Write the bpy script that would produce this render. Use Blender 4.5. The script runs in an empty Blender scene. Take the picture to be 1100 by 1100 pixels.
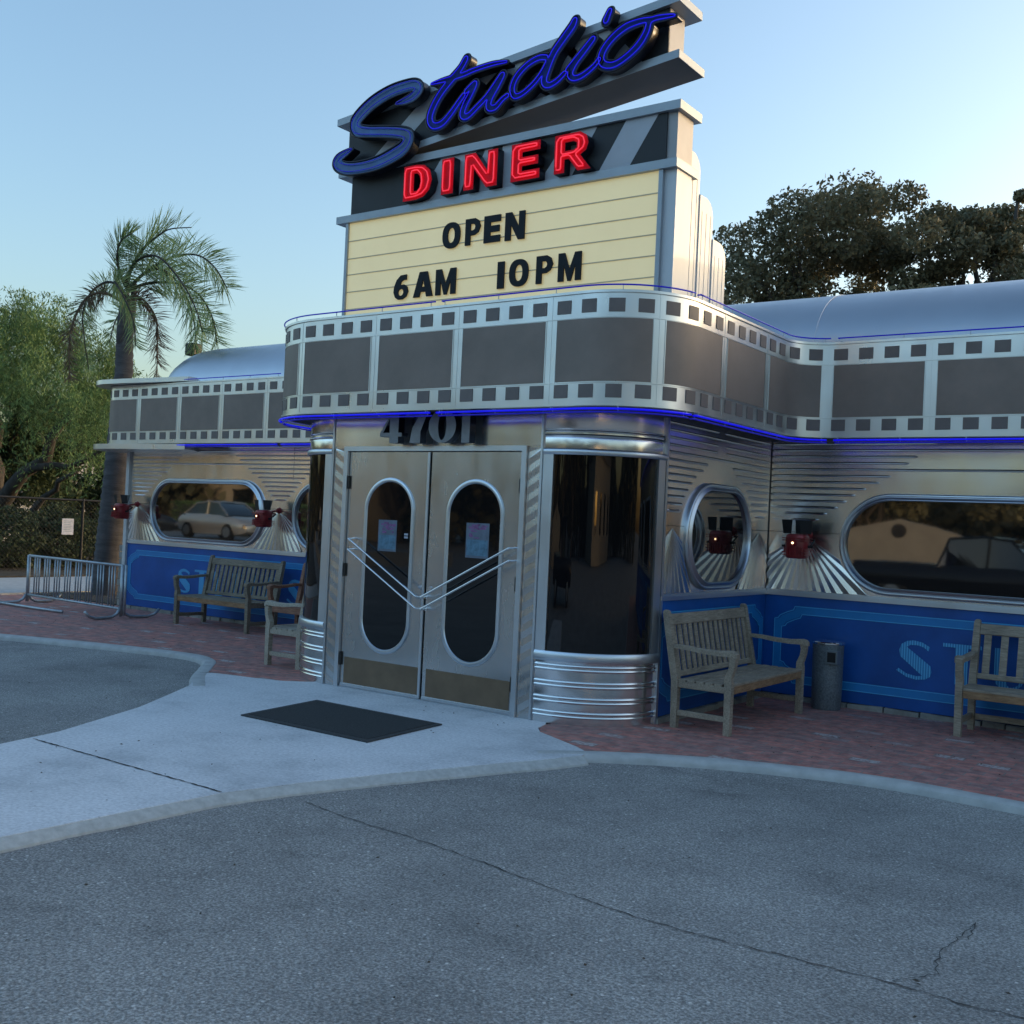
import bpy, math, random
import numpy as np
from mathutils import Vector, Matrix
R=math.radians
rnd=random.Random(7)
sc=bpy.context.scene
# ---------------------------------------------------------------- camera
fw=Vector((-0.58294077,0.81245155,0.01012569)); rt=Vector((0.81189823,0.58196795,0.04620134)); up=Vector((-0.03164353,-0.03515367,0.99888083))
cd=bpy.data.cameras.new('camera'); cam=bpy.data.objects.new('camera',cd); sc.collection.objects.link(cam)
cam.matrix_world=Matrix(((rt.x,up.x,-fw.x,0),(rt.y,up.y,-fw.y,0),(rt.z,up.z,-fw.z,1.58),(0,0,0,1)))
cd.sensor_fit='HORIZONTAL'; cd.sensor_width=36; cd.lens=36*1157.69/1100; cd.clip_end=2000; cd.clip_start=.05
sc.camera=cam
# ---------------------------------------------------------------- light
SUN_EL=R(5.0); SUN_AZ=R(36)          # azimuth from +Y towards +X, behind the building
w=bpy.data.worlds.new("World"); sc.world=w; w.use_nodes=True
nt=w.node_tree; nt.nodes.clear()
sky=nt.nodes.new('ShaderNodeTexSky'); sky.sky_type='NISHITA'; sky.sun_disc=False
sky.sun_elevation=SUN_EL; sky.sun_rotation=SUN_AZ; sky.air_density=1.0; sky.dust_density=3.4; sky.ozone_density=2.0
bg=nt.nodes.new('ShaderNodeBackground'); bg.inputs[1].default_value=0.15
wo=nt.nodes.new('ShaderNodeOutputWorld'); nt.links.new(sky.outputs[0],bg.inputs[0]); nt.links.new(bg.outputs[0],wo.inputs[0])
sd=bpy.data.lights.new('sun','SUN'); sd.energy=0.22; sd.angle=R(0.6); sd.color=(1,.82,.62)
so=bpy.data.objects.new('sun',sd); sc.collection.objects.link(so)
sdir=Vector((math.sin(SUN_AZ)*math.cos(SUN_EL),math.cos(SUN_AZ)*math.cos(SUN_EL),math.sin(SUN_EL)))
so.rotation_euler=sdir.to_track_quat('Z','Y').to_euler(); so.location=(0,0,30)
sc.view_settings.view_transform='Standard'; sc.view_settings.look='None'; sc.view_settings.exposure=2.12; sc.view_settings.gamma=1
# ---------------------------------------------------------------- helpers
COL=sc.collection
def tag(o,label=None,cat=None,group=None,kind=None):
    if label: o['label']=label
    if cat: o['category']=cat
    if group: o['group']=group
    if kind: o['kind']=kind
    return o
def thing(name,label,cat,loc=(0,0,0),rz=0,group=None):
    o=bpy.data.objects.new(name,None); COL.objects.link(o); o.location=loc; o.rotation_euler=(0,0,rz); o.empty_display_size=.1
    return tag(o,label,cat,group)
def link(name,me,mats,parent=None,smooth=False):
    o=bpy.data.objects.new(name,me); COL.objects.link(o)
    for m in (mats if isinstance(mats,(list,tuple)) else [mats]): me.materials.append(m)
    if parent: o.parent=parent
    if smooth: me.shade_smooth()
    return o
def copy_tree(o,parent=None):
    c=o.copy(); COL.objects.link(c)
    if parent: c.parent=parent
    for ch in list(o.children): copy_tree(ch,c)
    return c
class MB:
    def __init__(s): s.v=[];s.f=[];s.m=[]
    def add(s,vs,fs,m=0):
        n=len(s.v); s.v+= [tuple(v) for v in vs]; s.f+=[tuple(i+n for i in f) for f in fs]; s.m+=[m]*len(fs)
    def box(s,a,b,m=0,M=None):
        x0,y0,z0=a;x1,y1,z1=b
        vs=[(x0,y0,z0),(x1,y0,z0),(x1,y1,z0),(x0,y1,z0),(x0,y0,z1),(x1,y0,z1),(x1,y1,z1),(x0,y1,z1)]
        if M is not None: vs=[M@Vector(v) for v in vs]
        s.add(vs,[(0,3,2,1),(4,5,6,7),(0,1,5,4),(1,2,6,5),(2,3,7,6),(3,0,4,7)],m)
    def bbox(s,a,b,c=.006,m=0,M=None):     # box with chamfered edges
        x0,y0,z0=a;x1,y1,z1=b; vs=[];
        for z,i in ((z0,c),(z0+c,0),(z1-c,0),(z1,c)):
            xs=(x0+i,x1-i);ys=(y0+i,y1-i); k=c if i==0 else c*.6
            vs+=[(xs[0]+k,ys[0],z),(xs[1]-k,ys[0],z),(xs[1],ys[0]+k,z),(xs[1],ys[1]-k,z),(xs[1]-k,ys[1],z),(xs[0]+k,ys[1],z),(xs[0],ys[1]-k,z),(xs[0],ys[0]+k,z)]
        fs=[tuple(reversed(range(8))),tuple(range(24,32))]
        for r in range(3):
            for i in range(8):
                j=(i+1)%8; fs.append((r*8+i,r*8+j,r*8+8+j,r*8+8+i))
        if M is not None: vs=[M@Vector(v) for v in vs]
        s.add(vs,fs,m)
    def tube(s,pts,r,n=8,m=0,closed=False,caps=True):
        pts=[Vector(p) for p in pts]; k=len(pts); rr=r if isinstance(r,(list,tuple)) else [r]*k
        t0=(pts[1]-pts[0]).normalized(); a=Vector((0,0,1)) if abs(t0.z)<.9 else Vector((1,0,0))
        nn=(a-t0*a.dot(t0)).normalized(); vs=[]
        for i,p in enumerate(pts):
            if closed: t=(pts[(i+1)%k]-pts[i-1])
            else: t=pts[min(i+1,k-1)]-pts[max(i-1,0)]
            if t.length<1e-9: t=t0.copy()
            t.normalize(); nn=(nn-t*nn.dot(t)); 
            if nn.length<1e-6: nn=t.orthogonal()
            nn.normalize(); b=t.cross(nn)
            for j in range(n):
                q=2*math.pi*j/n; vs.append(p+(nn*math.cos(q)+b*math.sin(q))*rr[i])
        fs=[]
        for i in range(k if closed else k-1):
            for j in range(n):
                i2=(i+1)%k; fs.append((i*n+j,i*n+(j+1)%n,i2*n+(j+1)%n,i2*n+j))
        if caps and not closed: fs.append(tuple(reversed(range(n)))); fs.append(tuple(range((k-1)*n,k*n)))
        s.add(vs,fs,m)
    def prism(s,poly,f,d0,d1,m=0,m2=None):     # poly 2D, f(u,v,d)->xyz
        n=len(poly); vs=[f(u,v,d0) for u,v in poly]+[f(u,v,d1) for u,v in poly]
        s.add(vs,[tuple(range(n)),tuple(reversed(range(n,2*n)))]+[(i,(i+1)%n,n+(i+1)%n,n+i) for i in range(n)],m)
    def loft(s,rings,m=0,closed=True,caps=False):
        n=len(rings[0]); vs=[p for r in rings for p in r]; fs=[]
        for i in range(len(rings)-1):
            for j in range(n if closed else n-1): fs.append((i*n+j,i*n+(j+1)%n,(i+1)*n+(j+1)%n,(i+1)*n+j))
        if caps: fs.append(tuple(reversed(range(n)))); fs.append(tuple(range((len(rings)-1)*n,len(rings)*n)))
        s.add(vs,fs,m)
    def build(s,name,mats,parent=None,smooth=False,angle=None):
        me=bpy.data.meshes.new(name); me.from_pydata([tuple(v) for v in s.v],[],s.f); me.polygons.foreach_set('material_index',s.m)
        import bmesh
        bm=bmesh.new(); bm.from_mesh(me); bmesh.ops.recalc_face_normals(bm,faces=bm.faces); bm.to_mesh(me); bm.free()
        o=link(name,me,mats,parent)
        if smooth or angle:
            me.shade_smooth()
            if angle: me.set_sharp_from_angle(angle=R(angle))
        return o
# ---- materials
def nodes(name):
    m=bpy.data.materials.new(name); m.use_nodes=True; t=m.node_tree; b=t.nodes['Principled BSDF']; return m,t,b
def N(t,ty,**k):
    n=t.nodes.new(ty)
    for a,v in k.items(): setattr(n,a,v)
    return n
def ramp(t,src,stops):
    r=N(t,'ShaderNodeValToRGB'); e=r.color_ramp.elements
    while len(e)<len(stops): e.new(.5)
    for i,(p,c) in enumerate(stops): e[i].position=p; e[i].color=(*c,1) if len(c)==3 else c
    t.links.new(src,r.inputs[0]); return r
def coords(t,scale=(1,1,1),obj=True):
    tc=N(t,'ShaderNodeTexCoord'); mp=N(t,'ShaderNodeMapping'); mp.inputs['Scale'].default_value=scale
    t.links.new(tc.outputs['Object' if obj else 'Generated'],mp.inputs[0]); return mp.outputs[0]
def noise(t,vec,scale,detail=4,rough=.55,dist=0):
    n=N(t,'ShaderNodeTexNoise'); n.inputs['Scale'].default_value=scale; n.inputs['Detail'].default_value=detail; n.inputs['Roughness'].default_value=rough; n.inputs['Distortion'].default_value=dist
    t.links.new(vec,n.inputs['Vector']); return n.outputs[0]
def bump(t,b,h,strength=.2,dist=.01,prev=None):
    n=N(t,'ShaderNodeBump'); n.inputs['Strength'].default_value=strength; n.inputs['Distance'].default_value=dist
    t.links.new(h,n.inputs['Height'])
    if prev is not None: t.links.new(prev.outputs[0],n.inputs['Normal'])
    t.links.new(n.outputs[0],b.inputs['Normal']); return n
def mat(name,c,rough=.5,metal=0,var=.15,vs=6,bs=0,bscale=60,stretch=(1,1,1),rvar=0,spec=.5,bdist=.004):
    m,t,b=nodes(name); b.inputs['Roughness'].default_value=rough; b.inputs['Metallic'].default_value=metal; b.inputs['Specular IOR Level'].default_value=spec
    v=coords(t,stretch); n=noise(t,v,vs,5,.6)
    lo=tuple(x*(1-var) for x in c); hi=tuple(min(1,x*(1+var)) for x in c)
    r=ramp(t,n,[(.3,lo),(.7,hi)]); t.links.new(r.outputs[0],b.inputs['Base Color'])
    if rvar:
        mr=N(t,'ShaderNodeMapRange'); mr.inputs[1].default_value=.3; mr.inputs[2].default_value=.7; mr.inputs[3].default_value=max(.02,rough-rvar); mr.inputs[4].default_value=rough+rvar
        t.links.new(noise(t,v,vs*2.3,4),mr.inputs[0]); t.links.new(mr.outputs[0],b.inputs['Roughness'])
    if bs: bump(t,b,noise(t,v,bscale,3),bs,bdist)
    return m
def steel(name,c=(.62,.61,.59),rough=.16,wave=.25,wscale=2.2,stretch=(1,1,1),fine=.05,wdist=.03):
    m,t,b=nodes(name); b.inputs['Metallic'].default_value=1
    v=coords(t,stretch); n=noise(t,v,1.1,3,.5)
    r=ramp(t,n,[(.25,tuple(x*.84 for x in c)),(.75,c)]); t.links.new(r.outputs[0],b.inputs['Base Color'])
    mr=N(t,'ShaderNodeMapRange'); mr.inputs[1].default_value=.25; mr.inputs[2].default_value=.75; mr.inputs[3].default_value=rough*.85; mr.inputs[4].default_value=rough*1.25
    t.links.new(noise(t,coords(t,(1,1,.35)),5,4,.6),mr.inputs[0]); t.links.new(mr.outputs[0],b.inputs['Roughness'])
    bump(t,b,noise(t,v,wscale,1,.4),wave,wdist)
    return m
def emit(name,c,s):
    m,t,b=nodes(name); b.inputs['Base Color'].default_value=(*[x*.5 for x in c],1); b.inputs['Emission Color'].default_value=(*c,1); b.inputs['Emission Strength'].default_value=s; b.inputs['Roughness'].default_value=.2; return m
M={}
M['steel']=steel('polished steel',(.80,.80,.80),.18)
M['steel_clad']=steel('quilted steel cladding',(.88,.87,.85),.20,.24,1.8)
M['steel_door']=steel('satin steel door skin',(.66,.665,.66),.24,.16,.9)
M['steel_band']=steel('brushed steel band',(.68,.70,.71),.30,.18,2.5)
M['steel_trim']=steel('window trim steel',(.66,.71,.76),.33,.05,4)
M['steel_roof']=steel('roof sheet steel',(.58,.60,.63),.34,.12,1.2)
M['sign_alu']=mat('painted aluminium sign trim',(.32,.36,.40),.42,.35,.08,5,.05,80)
M['sign_side']=mat('light grey sign cladding',(.56,.59,.62),.5,.15,.07,3,.05,60,stretch=(1,1,.2))
M['sign_mid']=mat('mid grey sign cladding',(.33,.33,.34),.5,.15,.08,4)
M['sign_under']=mat('dark grey sign underside',(.10,.10,.10),.6,0,.1,3)
M['black']=mat('matt black sign face',(.012,.014,.018),.55,0,.3,3)
M['white_face']=mat('pale grey stripe paint',(.42,.45,.50),.5,0,.08,3)
M['cream']=mat('cream acrylic marquee panel',(.84,.79,.50),.45,0,.05,1.4)
_c=M['cream'].node_tree.nodes['Principled BSDF']; _c.inputs['Emission Color'].default_value=(1,.74,.30,1); _c.inputs['Emission Strength'].default_value=.065
M['cream_track']=mat('cream letter track',(.58,.52,.36),.5,0,.08,5)
M['letter_black']=mat('black plastic letter',(.010,.014,.019),.55,0,.2,9,spec=.2)
M['frame_brown']=mat('grey brown film frame panel',(.215,.168,.142),.5,0,.14,2.5,.06,180)
M['sprocket']=mat('grey brown sprocket square',(.15,.125,.118),.5,0,.12,5)
M['dark']=mat('dark void',(.01,.01,.012),.7)
M['soffit']=mat('dark soffit',(.04,.04,.045),.6)
M['blue']=mat('royal blue wall paint',(.005,.082,.34),.38,0,.22,2.2,.05,30,rvar=.06)
M['blue_line']=mat('mid blue border paint',(.012,.20,.52),.42,0,.1,3)
M['blue_edge']=mat('light blue outline paint',(.06,.38,.72),.42,0,.1,3)
M['can_blue']=mat('blue enamel letter can',(.003,.022,.17),.4,0,.4,2.2,spec=.15)
M['can_teal']=mat('teal blue enamel letter can',(.006,.085,.27),.3,0,.5,3)
M['can_dark']=mat('black blue letter return',(.004,.006,.014),.35,0,.3,4)
M['can_red']=mat('red enamel letter face',(.85,.004,.018),.45,0,.15,7,spec=.1)
M['neon_blue']=emit('blue neon tube',(.006,.003,.95),.13)
M['neon_dim']=emit('dim blue neon tube',(.02,.015,.7),.05)
M['neon_script']=emit('script neon tube',(.012,.006,.8),.17)
M['neon_red']=emit('red neon tube',(1.0,.035,.07),.19)
M['number']=mat('grey cast number face',(.22,.23,.24),.45,.2,.2,8,.05,60)
M['brown_plate']=mat('brown kick plate',(.17,.115,.07),.5,.1,.15,6,.05,60)
M['hinge']=mat('dark bronze hinge',(.05,.045,.04),.5,.5)
M['chrome']=mat('bright chrome rod',(.8,.8,.8),.12,1,.03)
M['galv']=mat('galvanised steel tube',(.42,.47,.50),.42,.75,.18,14,.06,70)
M['stone']=mat('pale foundation stone',(.28,.275,.25),.85,0,.25,9,.4,40)
M['white_paint']=mat('off white paint',(.55,.57,.57),.55,0,.12,4)
M['rubber']=mat('black ribbed rubber mat',(.045,.048,.05),.8,0,.25,60,.5,220)
M['spot_red']=mat('dark red enamel',(.24,.018,.025),.3,.1,.3,12)
M['spot_black']=mat('black sheet metal',(.010,.011,.013),.5,.2,.2)
M['glow_disc']=emit('warm glowing disc',(1,.72,.38),1.2)
M['paper']=mat('printed paper',(.42,.44,.50),.7,0,.15,9)
M['ink_blue']=mat('blue printed ink',(.10,.20,.28),.7,0,.4,20)
M['ink_mauve']=mat('mauve printed ink',(.22,.09,.22),.7,0,.5,26)
M['curb']=mat('pale concrete curb',(.45,.46,.45),.85,0,.14,9,.35,90)
M['bark']=mat('dark grey bark',(.055,.048,.042),.9,0,.35,8,.8,14,stretch=(1,1,.35),bdist=.02)
M['palm_bark']=mat('ringed grey palm bark',(.085,.082,.085),.9,0,.35,5,.7,26,stretch=(.6,.6,3),bdist=.015)
M['soil']=mat('dry soil and mulch',(.06,.052,.04),.95,0,.4,7,.8,30,bdist=.02)
M['tyre']=mat('black tyre rubber',(.015,.015,.015),.8)
def glass(name,tint=(.006,.007,.008),ior=1.9,wave=.02):
    m,t,b=nodes(name); b.inputs['Base Color'].default_value=(*tint,1); b.inputs['Roughness'].default_value=.025; b.inputs['IOR'].default_value=ior
    bump(t,b,noise(t,coords(t),2.0,2),wave,.02); return m
M['glass']=glass('dark reflective window glass',ior=2.9)
M['glass_door']=glass('dark door glass',ior=1.6)
M['glass_col']=glass('tinted curved glass',(.005,.005,.006),ior=1.55,wave=.10)
M['car_glass']=glass('car glass',(.01,.012,.014))
def leafmat(name,c1,c2,sc_=1.2,trans=.25):
    m,t,b=nodes(name); g=N(t,'ShaderNodeNewGeometry'); v=coords(t)
    n=noise(t,v,sc_,5,.65); mx=N(t,'ShaderNodeMath',operation='ADD'); ml=N(t,'ShaderNodeMath',operation='MULTIPLY'); ml.inputs[1].default_value=.35
    t.links.new(g.outputs['Random Per Island'],ml.inputs[0]); t.links.new(n,mx.inputs[0]); t.links.new(ml.outputs[0],mx.inputs[1])
    r=ramp(t,mx.outputs[0],[(.38,c1),(.80,c2)]); t.links.new(r.outputs[0],b.inputs['Base Color']); b.inputs['Roughness'].default_value=.6; b.inputs['Specular IOR Level'].default_value=.25
    tr=N(t,'ShaderNodeBsdfTranslucent'); t.links.new(r.outputs[0],tr.inputs[0]); ms=N(t,'ShaderNodeMixShader'); ms.inputs[0].default_value=trans
    out=t.nodes['Material Output']; t.links.new(b.outputs[0],ms.inputs[1]); t.links.new(tr.outputs[0],ms.inputs[2]); t.links.new(ms.outputs[0],out.inputs[0]); return m
M['leaf_dark']=leafmat('dark tree leaves',(.045,.050,.028),(.20,.19,.115))
M['leaf_green']=leafmat('feathery pepper tree leaves',(.040,.075,.030),(.19,.29,.10))
M['leaf_hedge']=leafmat('dark hedge leaves',(.025,.038,.020),(.09,.125,.06))
M['leaf_palm']=leafmat('palm leaflets',(.09,.14,.06),(.32,.42,.18),3)
M['leaf_dead']=leafmat('dry brown palm leaflets',(.07,.045,.03),(.20,.14,.09),3)
def wood(name,c1,c2):
    m,t,b=nodes(name); v=coords(t,(1,1,1)); n1=noise(t,coords(t,(3,22,22)),3.5,6,.7,.4); n2=noise(t,v,5,4)
    r=ramp(t,n1,[(.3,c1),(.68,c2)]); mx=N(t,'ShaderNodeMixRGB',blend_type='MULTIPLY'); mx.inputs[0].default_value=.55
    r2=ramp(t,n2,[(.35,(.55,.55,.55)),(.65,(1,1,1))]); t.links.new(r.outputs[0],mx.inputs[1]); t.links.new(r2.outputs[0],mx.inputs[2]); t.links.new(mx.outputs[0],b.inputs['Base Color'])
    b.inputs['Roughness'].default_value=.8; bump(t,b,n1,.4,.003); return m
M['teak_grey']=wood('weathered grey teak',(.20,.165,.125),(.46,.385,.295))
M['teak_apron']=wood('brown worn teak rail',(.20,.11,.055),(.42,.26,.14))
M['teak_dark']=wood('dark mossy teak',(.13,.115,.085),(.34,.285,.215))
M['teak_red']=wood('reddish brown teak',(.18,.08,.05),(.42,.23,.15))
M['teak_pale']=wood('pale straw teak',(.28,.245,.19),(.56,.50,.41))
# ground materials
def asphalt():
    m,t,b=nodes('worn asphalt'); v=coords(t)
    big=noise(t,v,.8,8,.68); fine=noise(t,v,85,4,.75)
    vo=N(t,'ShaderNodeTexVoronoi'); vo.inputs['Scale'].default_value=42; t.links.new(v,vo.inputs['Vector'])
    r=ramp(t,big,[(.30,(.19,.187,.178)),(.45,(.275,.272,.26)),(.72,(.385,.38,.36))])
    r2=ramp(t,fine,[(.32,(.30,.30,.30)),(.5,(.85,.85,.85)),(.68,(1.75,1.75,1.75))])
    mx=N(t,'ShaderNodeMixRGB',blend_type='MULTIPLY'); mx.inputs[0].default_value=1; t.links.new(r.outputs[0],mx.inputs[1]); t.links.new(r2.outputs[0],mx.inputs[2])
    st=ramp(t,noise(t,coords(t,(1,1.5,1)),.9,5,.6,1.2),[(.26,(.55,.55,.56)),(.40,(1,1,1))]); mst=N(t,'ShaderNodeMixRGB',blend_type='MULTIPLY'); mst.inputs[0].default_value=.8; t.links.new(mx.outputs[0],mst.inputs[1]); t.links.new(st.outputs[0],mst.inputs[2]); mx=mst
    # scattered pale stones
    sp=N(t,'ShaderNodeSeparateColor'); t.links.new(vo.outputs['Color'],sp.inputs[0])
    g=ramp(t,sp.outputs[0],[(.95,(0,0,0)),(.965,(1,1,1))]); d=ramp(t,vo.outputs['Distance'],[(.22,(1,1,1)),(.32,(0,0,0))])
    mm=N(t,'ShaderNodeMath',operation='MULTIPLY'); t.links.new(g.outputs[0],mm.inputs[0]); t.links.new(d.outputs[0],mm.inputs[1])
    m2=N(t,'ShaderNodeMixRGB'); t.links.new(mm.outputs[0],m2.inputs[0]); t.links.new(mx.outputs[0],m2.inputs[1]); m2.inputs[2].default_value=(.62,.61,.58,1)
    t.links.new(m2.outputs[0],b.inputs['Base Color']); b.inputs['Roughness'].default_value=.82
    h=N(t,'ShaderNodeMath',operation='SUBTRACT'); t.links.new(fine,h.inputs[0]); t.links.new(vo.outputs['Distance'],h.inputs[1]); bump(t,b,h.outputs[0],.7,.006); return m
def bricks():
    m,t,b=nodes('red brick pavers'); v=coords(t)
    br=N(t,'ShaderNodeTexBrick'); br.inputs['Scale'].default_value=1; br.inputs['Brick Width'].default_value=.215; br.inputs['Row Height'].default_value=.105; br.inputs['Mortar Size'].default_value=.006; br.inputs['Mortar Smooth'].default_value=.4; br.inputs['Bias'].default_value=-.1
    br.inputs['Color1'].default_value=(.50,.21,.175,1); br.inputs['Color2'].default_value=(.31,.19,.18,1); br.inputs['Mortar'].default_value=(.24,.22,.20,1)
    nd=N(t,'ShaderNodeVectorMath',operation='ADD'); t.links.new(v,nd.inputs[0]); 
    dn=N(t,'ShaderNodeTexNoise'); dn.inputs['Scale'].default_value=1.3; t.links.new(v,dn.inputs['Vector']); sc2=N(t,'ShaderNodeVectorMath',operation='SCALE'); sc2.inputs['Scale'].default_value=.05; t.links.new(dn.outputs['Color'],sc2.inputs[0]); t.links.new(sc2.outputs[0],nd.inputs[1])
    t.links.new(nd.outputs[0],br.inputs['Vector'])
    n=noise(t,v,9,6,.7); r2=ramp(t,n,[(.3,(.5,.5,.52)),(.7,(1.4,1.35,1.3))])
    mx=N(t,'ShaderNodeMixRGB',blend_type='MULTIPLY'); mx.inputs[0].default_value=1; t.links.new(br.outputs[0],mx.inputs[1]); t.links.new(r2.outputs[0],mx.inputs[2])
    # single chalky pale bricks
    b2=N(t,'ShaderNodeTexBrick'); b2.inputs['Scale'].default_value=1; b2.inputs['Brick Width'].default_value=.215; b2.inputs['Row Height'].default_value=.105; b2.inputs['Mortar Size'].default_value=.007; b2.inputs['Bias'].default_value=0
    b2.inputs['Color1'].default_value=(0,0,0,1); b2.inputs['Color2'].default_value=(1,1,1,1); b2.inputs['Mortar'].default_value=(0,0,0,1); t.links.new(nd.outputs[0],b2.inputs['Vector'])
    pale=ramp(t,b2.outputs[0],[(.965,(0,0,0)),(.985,(.75,.75,.75))]); pn=ramp(t,noise(t,v,26,4,.7),[(.42,(0,0,0)),(.52,(1,1,1))])
    mk=N(t,'ShaderNodeMath',operation='MULTIPLY'); t.links.new(pale.outputs[0],mk.inputs[0]); t.links.new(pn.outputs[0],mk.inputs[1])
    m2=N(t,'ShaderNodeMixRGB'); t.links.new(mk.outputs[0],m2.inputs[0]); t.links.new(mx.outputs[0],m2.inputs[1]); m2.inputs[2].default_value=(.55,.52,.50,1)
    t.links.new(m2.outputs[0],b.inputs['Base Color']); b.inputs['Roughness'].default_value=.8
    b1=bump(t,b,br.outputs[1],-.9,.006); bump(t,b,noise(t,v,60,4),.35,.004,b1); return m
def concrete():
    m,t,b=nodes('walkway concrete'); v=coords(t)
    n1=noise(t,v,1.3,6,.62); n2=noise(t,v,45,5,.7)
    r=ramp(t,n1,[(.28,(.47,.49,.505)),(.5,(.68,.69,.70)),(.74,(.76,.77,.78))]); r2=ramp(t,n2,[(.3,(.74,.74,.75)),(.65,(1.1,1.1,1.1))])
    mx=N(t,'ShaderNodeMixRGB',blend_type='MULTIPLY'); mx.inputs[0].default_value=1; t.links.new(r.outputs[0],mx.inputs[1]); t.links.new(r2.outputs[0],mx.inputs[2])
    vo=N(t,'ShaderNodeTexVoronoi'); vo.inputs['Scale'].default_value=6; t.links.new(coords(t,(1,1.6,1)),vo.inputs['Vector']); s=ramp(t,vo.outputs['Distance'],[(.03,(.35,.35,.36)),(.075,(1,1,1))])
    m3=N(t,'ShaderNodeMixRGB',blend_type='MULTIPLY'); m3.inputs[0].default_value=.55; t.links.new(mx.outputs[0],m3.inputs[1]); t.links.new(s.outputs[0],m3.inputs[2])
    t.links.new(m3.outputs[0],b.inputs['Base Color']); b.inputs['Roughness'].default_value=.8; bump(t,b,n2,.35,.004); return m
M['asphalt']=asphalt(); M['brick']=bricks(); M['concrete']=concrete()
M['crack']=mat('dark crack filler',(.045,.045,.045),.9)
M['joint']=mat('dark expansion joint',(.03,.03,.032),.9)
M['gutter']=mat('gritty concrete edging',(.46,.47,.45),.9,0,.16,22,.5,120)
# ---------------------------------------------------------------- ground
ZA=-.05
mb=MB(); g=300
mb.add([(-g,-g,ZA),(g,-g,ZA),(g,g,ZA),(-g,g,ZA)],[(0,1,2,3)]); tag(mb.build('asphalt_ground',M['asphalt']),kind='structure')
def smooth(pts,n=6):
    out=[];P=[Vector(p) for p in pts]
    for i in range(len(P)-1):
        a=P[max(i-1,0)];b=P[i];c=P[i+1];d=P[min(i+2,len(P)-1)]
        for k in range(n):
            t=k/n; out.append(.5*((2*b)+(c-a)*t+(2*a-5*b+4*c-d)*t*t+(3*b-a-3*c+d)*t**3))
    out.append(P[-1]); return out
def slab(name,outline,mt,z0,z1,kind='structure'):
    mb=MB(); mb.prism([(p[0],p[1]) for p in outline],lambda u,v,d:(u,v,d),z1,z0); o=mb.build(name,mt); tag(o,kind=kind); return o
# outer curb line left (face towards the lot) and right
curbL=smooth([(-17.2,4.6),(-16,5.3),(-14,6.05),(-12.05,6.74),(-10.6,7.20),(-9.64,7.40),(-9.15,7.30),(-8.75,6.95),(-8.35,6.55),(-7.86,6.16)],6)
curbR=smooth([(-4.10,6.17),(-3.82,6.44),(-3.4,6.74),(-2.95,6.97),(-2.14,7.21),(-1.22,7.18),(.5,7.12),(4,7.1),(12,7.1)],6)
def offs(line,d):
    o=[]
    for i,p in enumerate(line):
        t=(line[min(i+1,len(line)-1)]-line[max(i-1,0)]).normalized(); o.append(p+Vector((-t.y,t.x))*d)
    return o
def curb(name,line,wd,label=None,top=.0):
    mb=MB(); inn=offs(line,wd); rings=[]
    rr=random.Random(3)
    for i,(a,b) in enumerate(zip(line,inn)):
        n=(b-a).normalized(); j=(rr.random()-.5)*.012
        pr=[(a+n*(-.0),ZA-.05),(a,top-.035+j),(a+n*.012,top-.010+j),(a+n*.035,top+.004),(b-n*.01,top+.006),(b,top+.001),(b,ZA-.05)]
        rings.append([(q.x,q.y,z) for q,z in pr])
    mb.loft(rings,0,True,True); o=mb.build(name,M['curb'],angle=35); tag(o,kind='structure'); return inn
inL=curb('curb',curbL,.145); inR=curb('curb',curbR,.135)
# concrete walkway
walk=[(-7.86,6.16),(-7.25,5.22),(-6.80,4.25),(-6.69,3.78),(-6.66,2.6),(-6.66,0),(-6.66,-2),(-4.85,-2),(-4.84,0),(-4.83,2.74),(-4.80,3.4),(-4.76,4.0),(-4.62,4.5),(-4.44,5.0),(-4.23,5.5),(-4.1,5.82),(-3.99,6.06),(-3.93,6.24),(-3.88,6.38),(-3.93,6.50),(-4.08,6.60),(-4.35,6.74),(-4.55,6.84),(-4.66,6.97),(-4.70,7.14),(-4.80,7.3),(-7.3,7.3),(-7.42,7.14),(-7.60,7.0),(-7.9,6.92),(-8.2,6.86),(-8.45,6.8),(-8.20,6.50)]
slab('walkway',walk,M['concrete'],ZA-.05,.003)
# sloped gritty edging strips on both walkway sides
def edging(line,wd,sgn):
    mb=MB(); L=smooth(line,4); rings=[]
    for i,p in enumerate(L):
        t=(L[min(i+1,len(L)-1)]-L[max(i-1,0)]).normalized(); n=Vector((-t.y,t.x))*sgn
        a=p-n*.004;b=p+n*wd; j=rnd.uniform(-.006,.006)
        rings.append([(a.x,a.y,ZA-.03),(a.x,a.y,.001),(p.x+n.x*wd*.25,p.y+n.y*wd*.25,-.004),(b.x+n.x*j,b.y+n.y*j,ZA+.012),(b.x+n.x*(.012+j),b.y+n.y*(.012+j),ZA-.03)])
    mb.loft(rings,0,True,True); o=mb.build('walkway_edging',M['gutter'],angle=40); tag(o,kind='structure')
edging([(-7.86,6.16),(-7.25,5.22),(-6.80,4.25),(-6.69,3.78),(-6.66,2.6),(-6.66,0),(-6.66,-2)],.085,-1)
edging([(-4.85,-2),(-4.84,0),(-4.83,2.74),(-4.80,3.4),(-4.76,4.0),(-4.62,4.5),(-4.44,5.0),(-4.23,5.5),(-4.1,5.82),(-3.99,6.06),(-3.93,6.24),(-3.885,6.37)],.075,-1)
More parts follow.
